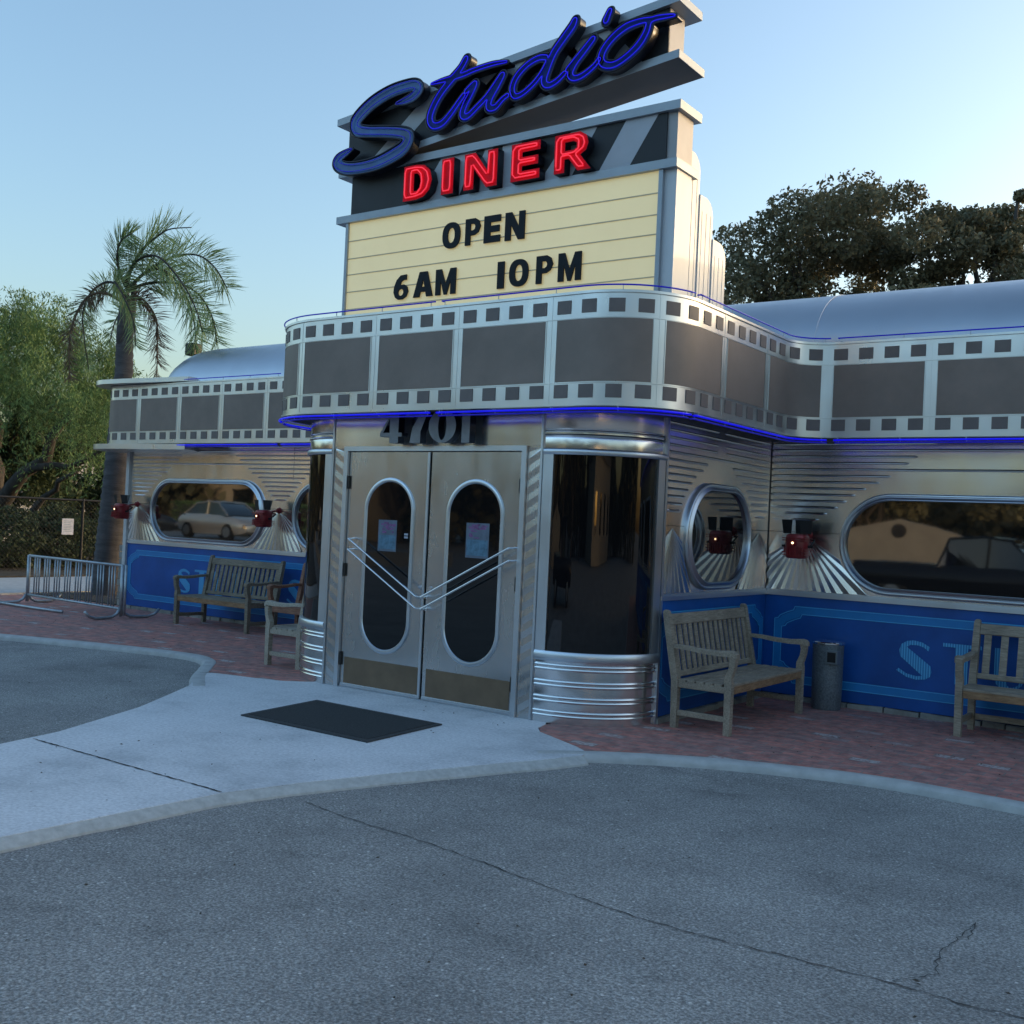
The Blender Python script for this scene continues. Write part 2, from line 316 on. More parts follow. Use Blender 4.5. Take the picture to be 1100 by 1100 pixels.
# brick pavements
bl=[(p.x,p.y) for p in inL if p.x<-8.62]+[(-8.5,6.83),(-8.2,6.87),(-7.9,6.93),(-7.62,7.02),(-7.44,7.16),(-7.3,7.32),(-7.3,10.2),(-17.2,10.2)]
slab('brick_pavement',bl,M['brick'],ZA-.05,-.001)
br_=[(p.x,p.y) for p in inR if p.x>-4.05]+[(12,10.2),(-4.7,10.2),(-4.7,7.14),(-4.66,6.99),(-4.56,6.86),(-4.36,6.76),(-4.12,6.64)]
slab('brick_pavement',br_,M['brick'],ZA-.05,-.001)
slab('upper_parking',[(-64,-15.5),(-24,-15.5),(-24,-2.6),(-64,-2.6)],M['asphalt'],ZA-.05,.42)
# joints, cracks
def strip(name,pts,wd,z,mt,jit=0):
    mb=MB(); P=[]; 
    for a,b in zip(pts[:-1],pts[1:]):
        a=Vector(a);b=Vector(b);k=max(1,int((b-a).length/.035)) if jit else 1
        for i in range(k): P.append(a.lerp(b,i/k)+(Vector((rnd.uniform(-jit,jit),rnd.uniform(-jit,jit)))))
    P.append(Vector(pts[-1])); A=[];Bv=[]
    for i,p in enumerate(P):
        t=(P[min(i+1,len(P)-1)]-P[max(i-1,0)]).normalized(); n=Vector((-t.y,t.x)); h=wd*.5*(rnd.uniform(.35,1.3) if jit else 1)
        A.append((p.x+n.x*h,p.y+n.y*h,z)); Bv.append((p.x-n.x*h,p.y-n.y*h,z))
    n=len(P); mb.add(A+Bv,[(i,i+1,n+i+1,n+i) for i in range(n-1)]); tag(mb.build(name,mt),kind='structure')
strip('walkway_joint',[(-6.70,4.009),(-4.77,3.997)],.012,.007,M['joint'],.004)
strip('walkway_joint',[(-6.63,.9),(-4.85,.9)],.012,.007,M['joint'],.004)
strip('walkway_joint',[(-8.42,6.72),(-8.25,6.95)],.012,.007,M['joint'],.006)
strip('asphalt_crack',[(-4.42,4.314),(-3.9,4.24),(-3.515,4.223),(-3.1,4.17),(-2.576,4.081),(-2.2,4.04),(-1.913,4.033),(-1.459,4.071),(-1.116,4.101),(-.9,4.09),(-.678,4.114),(-.2,4.2),(.6,4.3)],.0075,ZA+.004,M['crack'],.009)
strip('asphalt_crack',[(-1.12,4.11),(-1.018,4.297),(-1.06,4.5),(-1.02,4.993),(-1.0,4.75)],.005,ZA+.006,M['crack'],.012)
# concrete sidewalk and planting beyond the bike rack
slab('sidewalk',[(-20.6,2),(-17.2,2),(-17.2,24),(-20.6,24)],M['curb'],ZA-.05,.03)
slab('planting_bed',[(-60,2),(-20.62,2),(-20.62,50),(-60,50)],M['soil'],ZA-.05,.06)
slab('planting_bed',[(-17.18,10.22),(-14.7,10.22),(-14.7,24),(-17.18,24)],M['soil'],ZA-.05,.012)
# ---------------------------------------------------------------- diner building
XL,XR=-14.53,10.0; YW=10.09; XEL,XER=-7.97,-4.132; YF=7.2
bld=thing('diner_building','long stainless steel diner with film strip fascia, blue painted base and projecting entrance','building',(-6.05,8.5,0))
def P(o):
    """parent keeping world placement"""
    o.parent=bld; o.matrix_parent_inverse=Matrix.Translation((-6.05,8.5,0)).inverted(); return o
bpy.context.view_layer.update()
# main masses
mb=MB(); mb.box((XL,YW,0),(XR,12.2,3.28)); mb.box((XEL,7.84,0),(XER,YW-.002,3.28)); P(mb.build('wall',M['soffit']))
def stadium(u0,u1,z0,z1,n=14,r=None):
    r=r or min(u1-u0,z1-z0)/2; pts=[]
    for cx,cz,a0 in ((u1-r,z1-r,0),(u0+r,z1-r,90),(u0+r,z0+r,180),(u1-r,z0+r,270)):
        for k in range(n+1):
            a=R(a0+90*k/n); pts.append((cx+r*math.cos(a),cz+r*math.sin(a)))
    out=[]
    for p in pts:
        if not out or (abs(p[0]-out[-1][0])+abs(p[1]-out[-1][1]))>1e-5: out.append(p)
    if (abs(out[0][0]-out[-1][0])+abs(out[0][1]-out[-1][1]))<1e-5: out.pop()
    return out
# local wall frame: f(u, z, off)
FR={'front':lambda u,z,o:(u,YW-o,z),'retR':lambda u,z,o:(XER+o,u,z),'retL':lambda u,z,o:(XEL-o,u,z)}
def ring(mb,f,u0,u1,z0,z1,wd,prof,r=None,m=0):
    """prof: list of (inset fraction, off)"""
    rings=[]
    for fr,o in prof:
        i=wd*fr; rr=(r-i) if r else None
        rings.append([f(u,z,o) for u,z in stadium(u0+i,u1-i,z0+i,z1-i,14,rr)])
    mb.loft(rings,m)
def window(f,u0,u1,z0=1.07,z1=2.01,parent_name='window'):
    mb=MB(); poly=stadium(u0+.03,u1-.03,z0+.03,z1-.03); mb.add([f(u,z,.022) for u,z in poly],[tuple(range(len(poly)))])
    pane=P(mb.build('window',M['glass']))
    fb=MB(); ring(fb,f,u0,u1,z0,z1,.068,[(0,.005),(0,.030),(.06,.042),(.2,.048),(.34,.047),(.42,.038),(.55,.040),(.78,.060),(.9,.062),(1,.055),(1,.020)])
    fo=fb.build('frame',M['steel_trim'],pane,angle=50)
    return pane
def in_win(u,z,wins,mg=.0):
    for a,b in wins:
        z0,z1=1.07-mg,2.01+mg; a2,b2=a-mg,b+mg; r=(z1-z0)/2
        cu=min(max(u,a2+r),b2-r); 
        if (u-cu)**2+(z-(z0+z1)/2)**2<r*r: return True
    return False
RZ=[2.47-.0605*i for i in range(13)]
def cladding(key,ua,ub,wins,gaps,lim=None):
    f=FR[key]; mb=MB()
    mb.prism([(ua,1.03),(ub,1.03),(ub,2.52),(ua,2.52)],f,.0,.008)
    # horizontal ribs
    for k,z in enumerate(RZ):
        segs=[]; st=.02; n=int((ub-ua-.02)/st); cur=None
        for i in range(n+1):
            u=ua+.01+i*st; ok=True
            if z>2.05:
                if k not in (1,4):
                    for a,b in wins:
                        hw=max(.06,(b-a)/2-.27-(z-2.05)*1.35)
                        if abs(u-(a+b)/2)<hw: ok=False
            else:
                ok=False
                for c,h in gaps:
                    if abs(u-c)<.10+(h+.12)*(z-1.72)/.33: ok=True
                if in_win(u,z,wins,.10): ok=False
            if ok and cur is None: cur=u
            if (not ok or i==n) and cur is not None:
                if u-cur>.08: segs.append((cur,u))
                cur=None
        for a,b in segs:
            rings=[]; e=.035; w_=.013; hgt=.012
            stations=[(a,.15),(a+e,1)]
            m_=int((b-a-2*e)/.5)
            for q in range(1,m_+1): stations.append((a+e+(b-a-2*e)*q/(m_+1),1))
            stations+=[(b-e,1),(b,.15)]
            for u,s_ in stations:
                dz=rnd.uniform(-.0012,.0012)
                rings.append([f(u,z+dz+w_*x*(.5+.5*s_),.006+hgt*y*s_) for x,y in ((-1,0),(-.85,.45),(-.45,.85),(.1,1),(.6,.6),(1,0))])
            mb.loft(rings,0,False)
    # pressed fans
    for c,h in gaps:
        az=1.60; nR=28; pts=[]
        for i in range(nR+1):
            th=R(-58+116*i/nR); d=0
            while d<1.2:
                d+=.01; u=c+math.sin(th)*d; z=az-math.cos(th)*d
                if z<1.055 or u<ua+.004 or u>ub-.004 or in_win(u,z,wins,.02): break
            d-=.01; pts.append((c+math.sin(th)*d,az-math.cos(th)*d,(.010 if i%2 else .010+.009*min(1,d/.5))))
        ap=f(c,az,.012)
        for i in range(nR):
            mb.add([ap,f(*pts[i]),f(*pts[i+1])],[(0,1,2)])
    # seams
    mb.prism([(ua,1.617),(ub,1.617),(ub,1.621),(ua,1.621)],f,.008,.0095,1)
    s=ua+1.2
    while s<ub-.3:
        if not in_win(s,1.7,wins,.05): mb.prism([(s,2.02),(s+.004,2.02),(s+.004,2.52),(s,2.52)],f,.0082,.0100,1)
        s+=1.22
    P(mb.build('steel_cladding',[M['steel_clad'],M['dark']]))
    t=MB(); t.prism([(ua,1.0),(ub,1.0),(ub,1.04),(ua,1.04)],f,.0,.030); t.prism([(ua,1.04),(ub,1.04),(ub,1.056),(ua,1.056)],f,.0,.018); P(t.build('ledge_trim',M['steel_trim']))
winL=[(-13.95,-11.41),(-10.85,-8.31)]; gapL=[(-14.26,.29),(-11.13,.28),(-8.14,.17)]
winR=[(-3.41,-.87),(-.31,2.23),(2.79,5.33),(5.89,8.43)]; gapR=[(-3.77,.36),(-.59,.28),(2.51,.28),(5.61,.28),(8.71,.28)]
cladding('front',XL,XEL,winL,gapL); cladding('front',XER,XR,winR,gapR)
cladding('retR',7.86,YW-.03,[(8.24,9.595)],[(8.03,.19),(9.84,.24)]); cladding('retL',7.86,YW-.03,[(8.24,9.595)],[(8.03,.19),(9.84,.24)])
for a,b in winL+winR: window(FR['front'],a,b)
window(FR['retR'],8.24,9.595); window(FR['retL'],8.24,9.595)
# blue base panels with painted border and lettering
def ribbon(mb,f,pts,wd,o,m,closed=True):
    n=len(pts); A=[];B_=[]
    for i,p in enumerate(pts):
        p=Vector(p);a=Vector(pts[i-1]);b=Vector(pts[(i+1)%n])
        d1=(p-a).normalized();d2=(b-p).normalized(); n1=Vector((-d1.y,d1.x));n2=Vector((-d2.y,d2.x)); nn=(n1+n2); nn.normalize(); k=1/max(.5,nn.dot(n1))
        A.append(f(*(p+nn*wd/2*k),o));B_.append(f(*(p-nn*wd/2*k),o))
    for i in range(n if closed else n-1):
        j=(i+1)%n; mb.add([A[i],A[j],B_[j],B_[i]],[(0,1,2,3)],m)
def border_pts(u0,u1,z0,z1,c=.20,zz=.13):
    q=[(0,zz),(.035,zz*.92),(.055,zz*.70),(.13,.055),(c-.015,.035),(c,0)]
    pts=[]
    pts+= [(u0+a,z0+b) for a,b in reversed(q)]          # bottom-left going up
    pts+= [(u0+a,z1-b) for a,b in q]
    pts+= [(u1-a,z1-b) for a,b in reversed(q)]
    pts+= [(u1-a,z0+b) for a,b in q]
    return pts
def GL():   # painted lettering outlines in unit cell, height 1, (polygons, width)
    S=[(.93,.855),(.89,.75),(.76,.835),(.58,.875),(.38,.87),(.28,.81),(.96,.38),(1.0,.22),(.95,.10),(.82,.03),(.58,.0),(.3,.045),(0,.19),(.06,.25),(.30,.13),(.58,.09),(.74,.11),(.72,.13),(.10,.56),(.07,.72),(.12,.87),(.28,.96),(.46,.99),(.70,.96)]
    T=[(0,1),(0,.91),(.31,.91),(.31,0),(.62,0),(.62,.91),(.95,.91),(.95,1)]
    U=[(0,1),(0,.3),(.05,.14),(.18,.03),(.38,0),(.6,.03),(.74,.14),(.8,.3),(.8,1),(.72,1),(.72,.3),(.66,.16),(.56,.09),(.42,.07),(.35,.12),(.32,.25),(.32,1)]
    D=[(0,1),(0,0),(.5,0),(.72,.08),(.87,.25),(.92,.5),(.87,.75),(.72,.92),(.5,1)]; Dh=[(.34,.92),(.5,.92),(.66,.84),(.78,.7),(.82,.5),(.78,.3),(.66,.16),(.5,.08),(.34,.08)]
    I=[(0,1),(0,0),(.32,0),(.32,1)]
    O=[(.5+.5*math.cos(R(a)),.5+.5*math.sin(R(a))) for a in range(0,360,12)]; Oh=[(.62+.27*math.cos(R(a)),.5+.41*math.sin(R(a))) for a in range(0,360,12)]
    return [([S],.31,1),([T],.34,1),([U],.30,1),([D,Dh],.33,1),([I],.11,.37),([O,Oh],.36,1)]
def curve_mesh(polys,ext,bev=0):
    cu=bpy.data.curves.new('c','CURVE'); cu.dimensions='2D'; cu.fill_mode='BOTH'; cu.extrude=ext
    for pl in polys:
        sp=cu.splines.new('POLY'); sp.points.add(len(pl)-1); sp.use_cyclic_u=True
        for i,(x,y) in enumerate(pl): sp.points[i].co=(x,y,0,1)
    o=bpy.data.objects.new('c',cu); me=bpy.data.meshes.new_from_object(o); bpy.data.objects.remove(o); bpy.data.curves.remove(cu); me.materials.clear(); return me
def place_mesh(name,me,mt,fn,parent=None,side=None):
    for v in me.vertices: v.co=fn(v.co.x,v.co.y,v.co.z)
    me.update(); o=link(name,me,mt,parent); return o
mS,t_,b_=nodes('striped blue lettering paint')
wv=N(t_,'ShaderNodeTexWave',wave_type='BANDS',bands_direction='X'); wv.inputs['Scale'].default_value=14; t_.links.new(coords(t_),wv.inputs['Vector'])
rr_=ramp(t_,wv.outputs[0],[(.55,(.03,.24,.55)),(.8,(.12,.50,.80))]); t_.links.new(rr_.outputs[0],b_.inputs['Base Color']); b_.inputs['Roughness'].default_value=.42
M['paint_letter']=mS
def blue_panel(key,ua,ub,borders,texts):
    f=FR[key]; mb=MB(); mb.prism([(ua,.05),(ub,.05),(ub,1.0),(ua,1.0)],f,0,.010); pan=P(mb.build('base_panel',M['blue']))
    mb=MB()
    for u0,u1 in borders:
        pts=border_pts(u0,u1,.20,.865)
        ribbon(mb,f,pts,.072,.013,0); 
        out=border_pts(u0-.036,u1+.036,.164,.901); inn=border_pts(u0+.036,u1-.036,.236,.829)
        ribbon(mb,f,out,.009,.016,1); ribbon(mb,f,inn,.009,.016,1)
    mb.build('painted_border',[M['blue_line'],M['blue_edge']],pan)
    for x0 in texts:
        u=x0
        for polys,wd,a in GL():
            pl=[[(x*wd/(a if a!=1 else 1)+0,y*.355) for x,y in p] for p in polys]
            me=curve_mesh(pl,.0015)
            place_mesh('painted_letter',me,M['paint_letter'],lambda x,y,z,u=u:f(u+x,y+.335,.0135+z),pan)
            u+=wd+.09 if a==1 else .11+.12
    t=MB(); u=ua
    while u<ub-.02:
        L=min(rnd.uniform(.16,.34),ub-u); t.prism([(u+.006,-.02),(u+L-.006,-.02),(u+L-.010,.045+rnd.uniform(-.008,.006)),(u+.010,.045+rnd.uniform(-.008,.006))],f,0,.03+rnd.uniform(0,.03)); u+=L
    P(t.build('foundation_stones',M['stone']))
blue_panel('front',XL+.03,XEL,[(-14.42,-8.25)],[-13.25,-10.9]); blue_panel('front',XER,XR,[(-3.98,.9),(1.3,6.1)],[-2.84,1.9])
blue_panel('retR',7.86,YW-.02,[(7.90,9.98)],[]); blue_panel('retL',7.86,YW-.02,[(7.90,9.98)],[])
# white corner trim at left end
mb=MB(); mb.box((XL-.05,YW-.045,-.02),(XL+.025,YW+.05,2.5)); P(mb.build('corner_trim',M['white_paint']))
mb=MB()
for k in range(9): mb.box((XL-.17-rnd.uniform(0,.04),YW+.0,.02+k*.105),(XL-.052,YW+.3,.115+k*.105))
P(mb.build('stone_quoins',M['stone']))
# ---- entrance curved corner columns
def colpt(side,a,rad=0.0,ex=0):   # a 0..90 from front to side ; side=+1 right
    cx=-4.86 if side>0 else -7.242; cy=7.86; A=.728+rad; Bq=.665+rad
    return (cx+side*A*math.sin(R(a)),cy-Bq*math.cos(R(a)))
def col_sweep(mb,side,prof,m=0,n=28,a0=0,a1=90,closed=True):
    rings=[]
    for i in range(n+1):
        a=a0+(a1-a0)*i/n; rings.append([(*colpt(side,a,rd),z) for rd,z in prof])
    mb.loft(rings,m,closed,True)
def bead(z,r=.012): return [(.0,z-r),(r*.9,z-r*.6),(r*1.1,z),(r*.9,z+r*.6),(.0,z+r)]
for side in (1,-1):
    mb=MB()
    prof=[(-.03,0),(.002,0),(.002,.055)]
    for zc in (.08,.195,.32,.45):
        for dz in (-.016,.016): prof+=[(a,b) for a,b in bead(zc+dz,.013)]
        if zc<.44: nxt={.08:.195,.195:.32,.32:.45}[zc]; prof+=[(.0015,zc+.030),(.002,(zc+nxt)/2),(.0015,nxt-.030)]
    prof+=[(.004,.50),(-.03,.50)]
    col_sweep(mb,side,prof); P(mb.build('column_base',M['steel'],angle=35))
    mb=MB(); col_sweep(mb,side,[(-.03,.50),(.03,.50),(.036,.515),(.036,.56),(.028,.575),(-.03,.575)]); 
    col_sweep(mb,side,[(-.03,2.145),(.022,2.145),(.028,2.155),(.028,2.185),(.02,2.195),(-.03,2.195)])
    col_sweep(mb,side,[(-.03,.575),(.020,.575),(.020,2.145),(-.03,2.145)],0,3,0,7); col_sweep(mb,side,[(-.03,.575),(.020,.575),(.020,2.145),(-.03,2.145)],0,3,81,89)
    fr=mb.build('frame',M['steel_trim'],None,angle=40)
    mb=MB(); col_sweep(mb,side,[(-.03,.56),(.0,.56),(.0,2.16),(-.03,2.16)],0,24,2,88); pane=P(mb.build('curved_window',M['glass_col'],angle=40))
    fr.parent=pane
    mb=MB(); col_sweep(mb,side,[(-.03,2.195),(.0,2.195),(.004,2.27)]+bead(2.30,.012)+bead(2.335,.012)+[(.004,2.36),(0,2.52),(-.03,2.52)]); P(mb.build('column_head',M['steel'],angle=35))
    # vertical edge trim beside the return wall
    x,y=colpt(side,90); mb=MB(); mb.box((x-.02 if side>0 else x-.025,y-.004,0),(x+.025 if side>0 else x+.02,y+.03,2.52)); P(mb.build('edge_trim',M['steel_trim']))
# ---- front wall, chevron strips, transom
mb=MB(); mb.box((-7.242,YF,0),(-7.09,7.8,2.52)); mb.box((-5.02,YF,0),(-4.86,7.8,2.52)); mb.box((-7.09,7.3,2.2),(-5.02,7.8,2.52)); P(mb.build('entrance_wall',M['steel']))
for x0,x1,s in ((-7.215,-7.085,1),(-5.025,-4.893,-1)):
    mb=MB(); z=-.08
    while z<2.2:
        a,b=(z,z+.075) if s>0 else (z+.075,z)
        for dz,o0,o1 in ((0,.006,.018),(.045,.018,.016),(.075,.016,.006)):
            pass
        zs=[max(0.0,min(2.2,q)) for q in (a,a+.05,a+.095,b,b+.05,b+.095)]
        if s>0: l=[2.2 if q>2.2 else max(0,q) for q in (z+.08,z+.14,z+.198)]; r_=[2.2 if q>2.2 else max(0,q) for q in (z,z+.06,z+.118)]
        else: l=[max(0,min(2.2,q)) for q in (z,z+.06,z+.118)]; r_=[max(0,min(2.2,q)) for q in (z+.08,z+.14,z+.198)]
        off=(.004,.0068,.004)
        for i in range(2):
            if l[i+1]-l[i]>.002 or r_[i+1]-r_[i]>.002:
                mb.add([(x0,YF-off[i],l[i]),(x1,YF-off[i],r_[i]),(x1,YF-off[i+1],r_[i+1]),(x0,YF-off[i+1],l[i+1])],[(0,1,2,3)])
        z+=.118
    P(mb.build('chevron_panel',M['steel_door']))
for x in (-7.235,-4.885):
    mb=MB(); mb.box((x-.010,YF-.022,0),(x+.010,YF-.001,2.52)); P(mb.build('edge_trim',M['steel_trim']))
mb=MB(); mb.box((-7.22,YF-.012,2.215),(-4.90,YF-.0005,2.52)); tr_=P(mb.build('transom_panel',M['steel']))
mb=MB()   # door frame
mb.box((-7.082,YF-.03,0),(-7.035,YF+.08,2.215)); mb.box((-5.075,YF-.03,0),(-5.028,YF+.08,2.215)); mb.box((-7.035,YF-.03,2.172),(-5.075,YF+.08,2.215)); mb.box((-7.034,YF-.005,0.0),(-5.076,YF+.08,.012))
P(mb.build('door_frame',M['steel_trim']))
# ---- doors
for side,(x0,x1,ou0,ou1) in ((-1,(-7.030,-6.062,-6.815,-6.215)),(1,(-6.048,-5.080,-5.855,-5.240))):
    mb=MB(); mb.bbox((x0,YF,.015),(x1,YF+.045,2.168),.004); door=P(mb.build('door',M['steel_door']))
    f=lambda u,z,o:(u,YF-o,z)
    mb=MB(); pl=stadium(ou0+.02,ou1-.02,.375,1.915,16); mb.add([f(u,z,.004) for u,z in pl],[tuple(range(len(pl)))]); mb.build('pane',M['glass_door'],door)
    mb=MB(); ring(mb,f,ou0,ou1,.355,1.935,.040,[(0,0),(.05,.010),(.35,.016),(.8,.013),(1,.003)]); mb.build('window_frame',M['steel_trim'],door,angle=40)
    mb=MB(); mb.box((x0+.045,YF-.004,.045),(x1-.03,YF-.0005,.283)); mb.build('kick_plate',M['brown_plate'],door)
    mb=MB(); mb.box((x0+.01,YF-.012,.016),(x1-.01,YF-.0006,.040)); mb.build('door_sweep',M['steel_trim'],door)
    if side<0:
        mb=MB(); mb.box((x1-.020,YF-.016,.02),(x1+.004,YF-.0007,2.16)); mb.build('meeting_stile',M['steel_trim'],door)
    hx=x0+.006 if side<0 else x1-.006
    mb=MB(); mb.tube([(x1-.05 if side<0 else x0+.05,YF-.001,.98),(x1-.05 if side<0 else x0+.05,YF-.010,.98)],.018,16); mb.build('lock_cylinder',M['chrome'],door,angle=40)
    for z in (.265,1.08,1.885):
        mb=MB(); mb.tube([(hx,YF-.012,z-.06),(hx,YF-.012,z+.06)],.011,10); mb.box((hx-.018,YF-.006,z-.055),(hx+.018,YF-.0008,z+.055)); mb.build('hinge',M['hinge'],door)
    bars=[((-6.911,1.37),(-6.075,.906)),((-6.912,1.273),(-6.075,.805))] if side<0 else [((-6.02,.905),(-5.11,1.374)),((-6.02,.800),(-5.104,1.272))]
    for (a,b) in bars:
        mb=MB(); mb.tube([(a[0],7.10,a[1]),(b[0],7.10,b[1])],.0095,10)
        for q in (a,b):
            s_=1 if q is (a if side<0 else b) else -1
            mb.tube([(q[0],7.10,q[1]),(q[0]+.004,7.12,q[1]-.002),(q[0]+.02*s_*side*-1*-1,YF-.001,q[1]+.004)],.007,8)
            mb.tube([(q[0]+.02*s_*side,YF-.006,q[1]+.004),(q[0]+.02*s_*side,YF-.0005,q[1]+.004)],.022,14)
        mb.build('handle',M['chrome'],door,angle=40)
# ---- house numbers (thick cast numerals standing off the transom)
NUM={'4':[[(.0,.30),(.0,.20),(.42,.20),(.42,.0),(.80,.0),(.80,.20),(.95,.20),(.95,.32),(.80,.32),(.80,1.0),(.50,1.0)],[(.42,.32),(.14,.32),(.42,.78)]],
 '7':[[(.0,1),(.0,.78),(.08,.78),(.14,.86),(.62,.86),(.30,.45),(.20,.0),(.68,.0),(.68,.35),(.95,.88),(.95,1)]],
 '0':[[(.5+.5*math.cos(R(a)),.5+.5*math.sin(R(a))) for a in range(0,360,10)],[(.5+.15*math.cos(R(a)),.5+.42*math.sin(R(a))) for a in range(0,360,10)]],
 '1':[[(.22,.0),(.72,.0),(.72,1),(.5,1),(.1,.93),(.1,.86),(.22,.86)]]}
for ch,x0,wd in (('4',-6.545,.27),('7',-6.245,.25),('0',-5.985,.30),('1',-5.66,.17)):
    pl=[[(x*wd,y*.285) for x,y in p] for p in NUM[ch]]; me=curve_mesh(pl,.04)
    o=place_mesh('house_number',me,[M['number'],M['can_dark']],lambda x,y,z,u=x0:(u+x,7.10-z,y+2.232)); 
    for p in o.data.polygons: p.material_index=0 if abs(p.normal.y)>.9 else 1
    P(o)
# ---- film strip fascia path
def fillet(pts,rads,n=10):
    out=[]
    for i,p in enumerate(pts):
        p=Vector(p)
        if i in (0,len(pts)-1): out.append(p); continue
        a=(Vector(pts[i-1])-p).normalized(); b=(Vector(pts[i+1])-p).normalized(); r=rads[i]
        t=r; c=p+a*t+b*t     # right angles
        s=p+a*t-c; e=p+b*t-c
        for k in range(n+1):
            q=R(90*k/n); out.append(c+s*math.cos(q)+e*math.sin(q))
    return out
FP=[(-14.78,11.6),(-14.78,9.62),(-8.22,9.62),(-8.22,6.87),(-3.70,6.87),(-3.70,9.62),(10.2,9.62)]
path=fillet(FP,[0,.5,.4,1.0,.65,.36,0],24)
SL=[0]
for a,b in zip(path[:-1],path[1:]): SL.append(SL[-1]+(b-a).length)
def at(s):
    s=max(0,min(SL[-1]-1e-6,s))
    import bisect
    i=min(len(SL)-2,bisect.bisect_right(SL,s)-1); t=(s-SL[i])/max(1e-9,SL[i+1]-SL[i]); p=path[i].lerp(path[i+1],t)
    # smooth normal
    def dirn(j): return (path[min(j+1,len(path)-1)]-path[max(j-1,0)]).normalized()
    d=dirn(i).lerp(dirn(i+1),t).normalized(); return p,Vector((d.y,-d.x))
def s_of(x,y):
    best=(9e9,0); s=0
    while s<SL[-1]:
        p,_=at(s); d=(p.x-x)**2+(p.y-y)**2
        if d<best[0]: best=(d,s)
        s+=.01
    return best[1]
def patch(mb,s0,s1,z0,z1,o0,o1,m=0,ds=.06):
    n=max(1,int((s1-s0)/ds)); ss=[s0+(s1-s0)*i/n for i in range(n+1)]; rings=[]
    for s in ss:
        p,nn=at(s); a=p+nn*o0;b=p+nn*o1; rings.append([(a.x,a.y,z0),(b.x,b.y,z0),(b.x,b.y,z1),(a.x,a.y,z1)])
    mb.loft(rings,m,True,True)
sL=[s_of(x,9.62) for x in (-13.726,-12.79,-11.88,-10.966)]; sF=[s_of(x,6.87) for x in (-7.402,-6.475,-5.557,-4.631)]; sR0=s_of(-3.427,9.62)
pil=[sL[0]-.92*2,sL[0]-.92]+sL; k=round((sF[0]-sL[-1])/.92); pil+=[sL[-1]+(sF[0]-sL[-1])*i/k for i in range(1,k)]+sF
pil+=[sF[-1]+(sR0-sF[-1])*i/4 for i in range(1,5)]
while pil[-1]+.907<SL[-1]: pil.append(pil[-1]+.907)
Z0,Z1=2.505,3.335
mb=MB(); patch(mb,0,SL[-1],Z0,Z1,-.05,0,0,.03); patch(mb,0,SL[-1],Z1,Z1+.02,-.05,.012,0,.05); patch(mb,0,SL[-1],Z0-.018,Z0,-.05,.014,0,.05)
for a,b in zip(pil[:-1],pil[1:]):
    for q in (.125,.375,.625,.875):
        c=a+(b-a)*q; h=.064*(b-a)/.92
        for z0,z1 in ((2.548,2.650),(3.190,3.292)): patch(mb,c-h,c+h,z0,z1,.0,.0055,1,.025)
    patch(mb,a-.004,a+.004,Z0,Z1,.0,.0025,0)
for s in pil: patch(mb,s-.052,s-.046,2.668,3.15,0,.006,0); patch(mb,s+.046,s+.052,2.668,3.15,0,.006,0)
# thin horizontal beads
for z in (2.664,3.152): patch(mb,0,SL[-1],z-.003,z+.003,0,.006,0,.05)
fas=P(mb.build('film_strip_fascia',[M['steel_band'],M['sprocket']],angle=30))
for a,b in zip(pil[:-1],pil[1:]):
    mb=MB(); patch(mb,a+.056,b-.056,2.672,3.144,.0005,.0045,0,.03); mb.build('film_frame',M['frame_brown'],fas,angle=30)
# soffit and deck
def inner(o): 
    pts=[]; s=0
    while s<=SL[-1]:
        p,nn=at(s); q=p+nn*o; pts.append((q.x,q.y)); s+=.08
    return pts
pl=inner(-.03)+[(10.2,12.2),(-14.7,12.2)]
me=curve_mesh([pl],.006); o=place_mesh('soffit',me,M['soffit'],lambda x,y,z:(x,y,z+2.505)); P(o)
me=curve_mesh([pl],.01); o=place_mesh('roof_deck',me,M['steel_roof'],lambda x,y,z:(x,y,z+3.30)); P(o)
# round corner canopies at the left end
for z0,z1,nm in ((2.40,2.475,'lower'),(3.365,3.43,'upper')):
    mb=MB(); poly=[]
    for kx in range(0,91,6): poly.append((-14.35-.62*math.cos(R(kx)),10.05-.62*math.sin(R(kx))*1.0))
    poly+=[(-14.35,9.43),(-13.9,9.45),(-13.3,9.53),(-12.6,9.60),(-12.6,9.75),(-14.0,11.2),(-14.97,11.2)]
    mb.prism(poly,lambda u,v,d:(u,v,d),z1,z0); P(mb.build('corner_canopy',M['steel_band'],angle=30))
# neon tubes along the fascia
def neon(o,z,s0,s1,r,mt,ph=0,name='neon_tube'):
    s=s0
    while s<s1:
        e=min(s+2.35,s1); mb=MB(); pts=[]; q=s+.02
        while q<e-.02:
            p,nn=at(q); v=p+nn*o; pts.append((v.x,v.y,z)); q+=.06
        p,nn=at(s+.02); a=p+nn*(o-.03); p,nn=at(q); b=p+nn*(o-.03)
        if len(pts)>2: mb.tube([(a.x,a.y,z)]+pts,r,8); mb.build(name,mt,fas,smooth=True)
        c=MB(); qq=s+.05
        while qq<e:
            p,nn=at(qq); v=p+nn*(o-.004); zb=Z1+.02 if z>3 else Z0-.018
            c.tube([(v.x,v.y,zb),(v.x,v.y,z)],.004,6); qq+=.55
        c.build('tube_support',M['galv'],fas)
        s=e
S_END=SL[-1]-.1
neon(.022,3.388,1.2,S_END,.0065,M['neon_dim']); neon(.028,2.462,1.2,S_END,.009,M['neon_blue']); neon(.000,2.440,1.2,S_END,.007,M['neon_dim'])
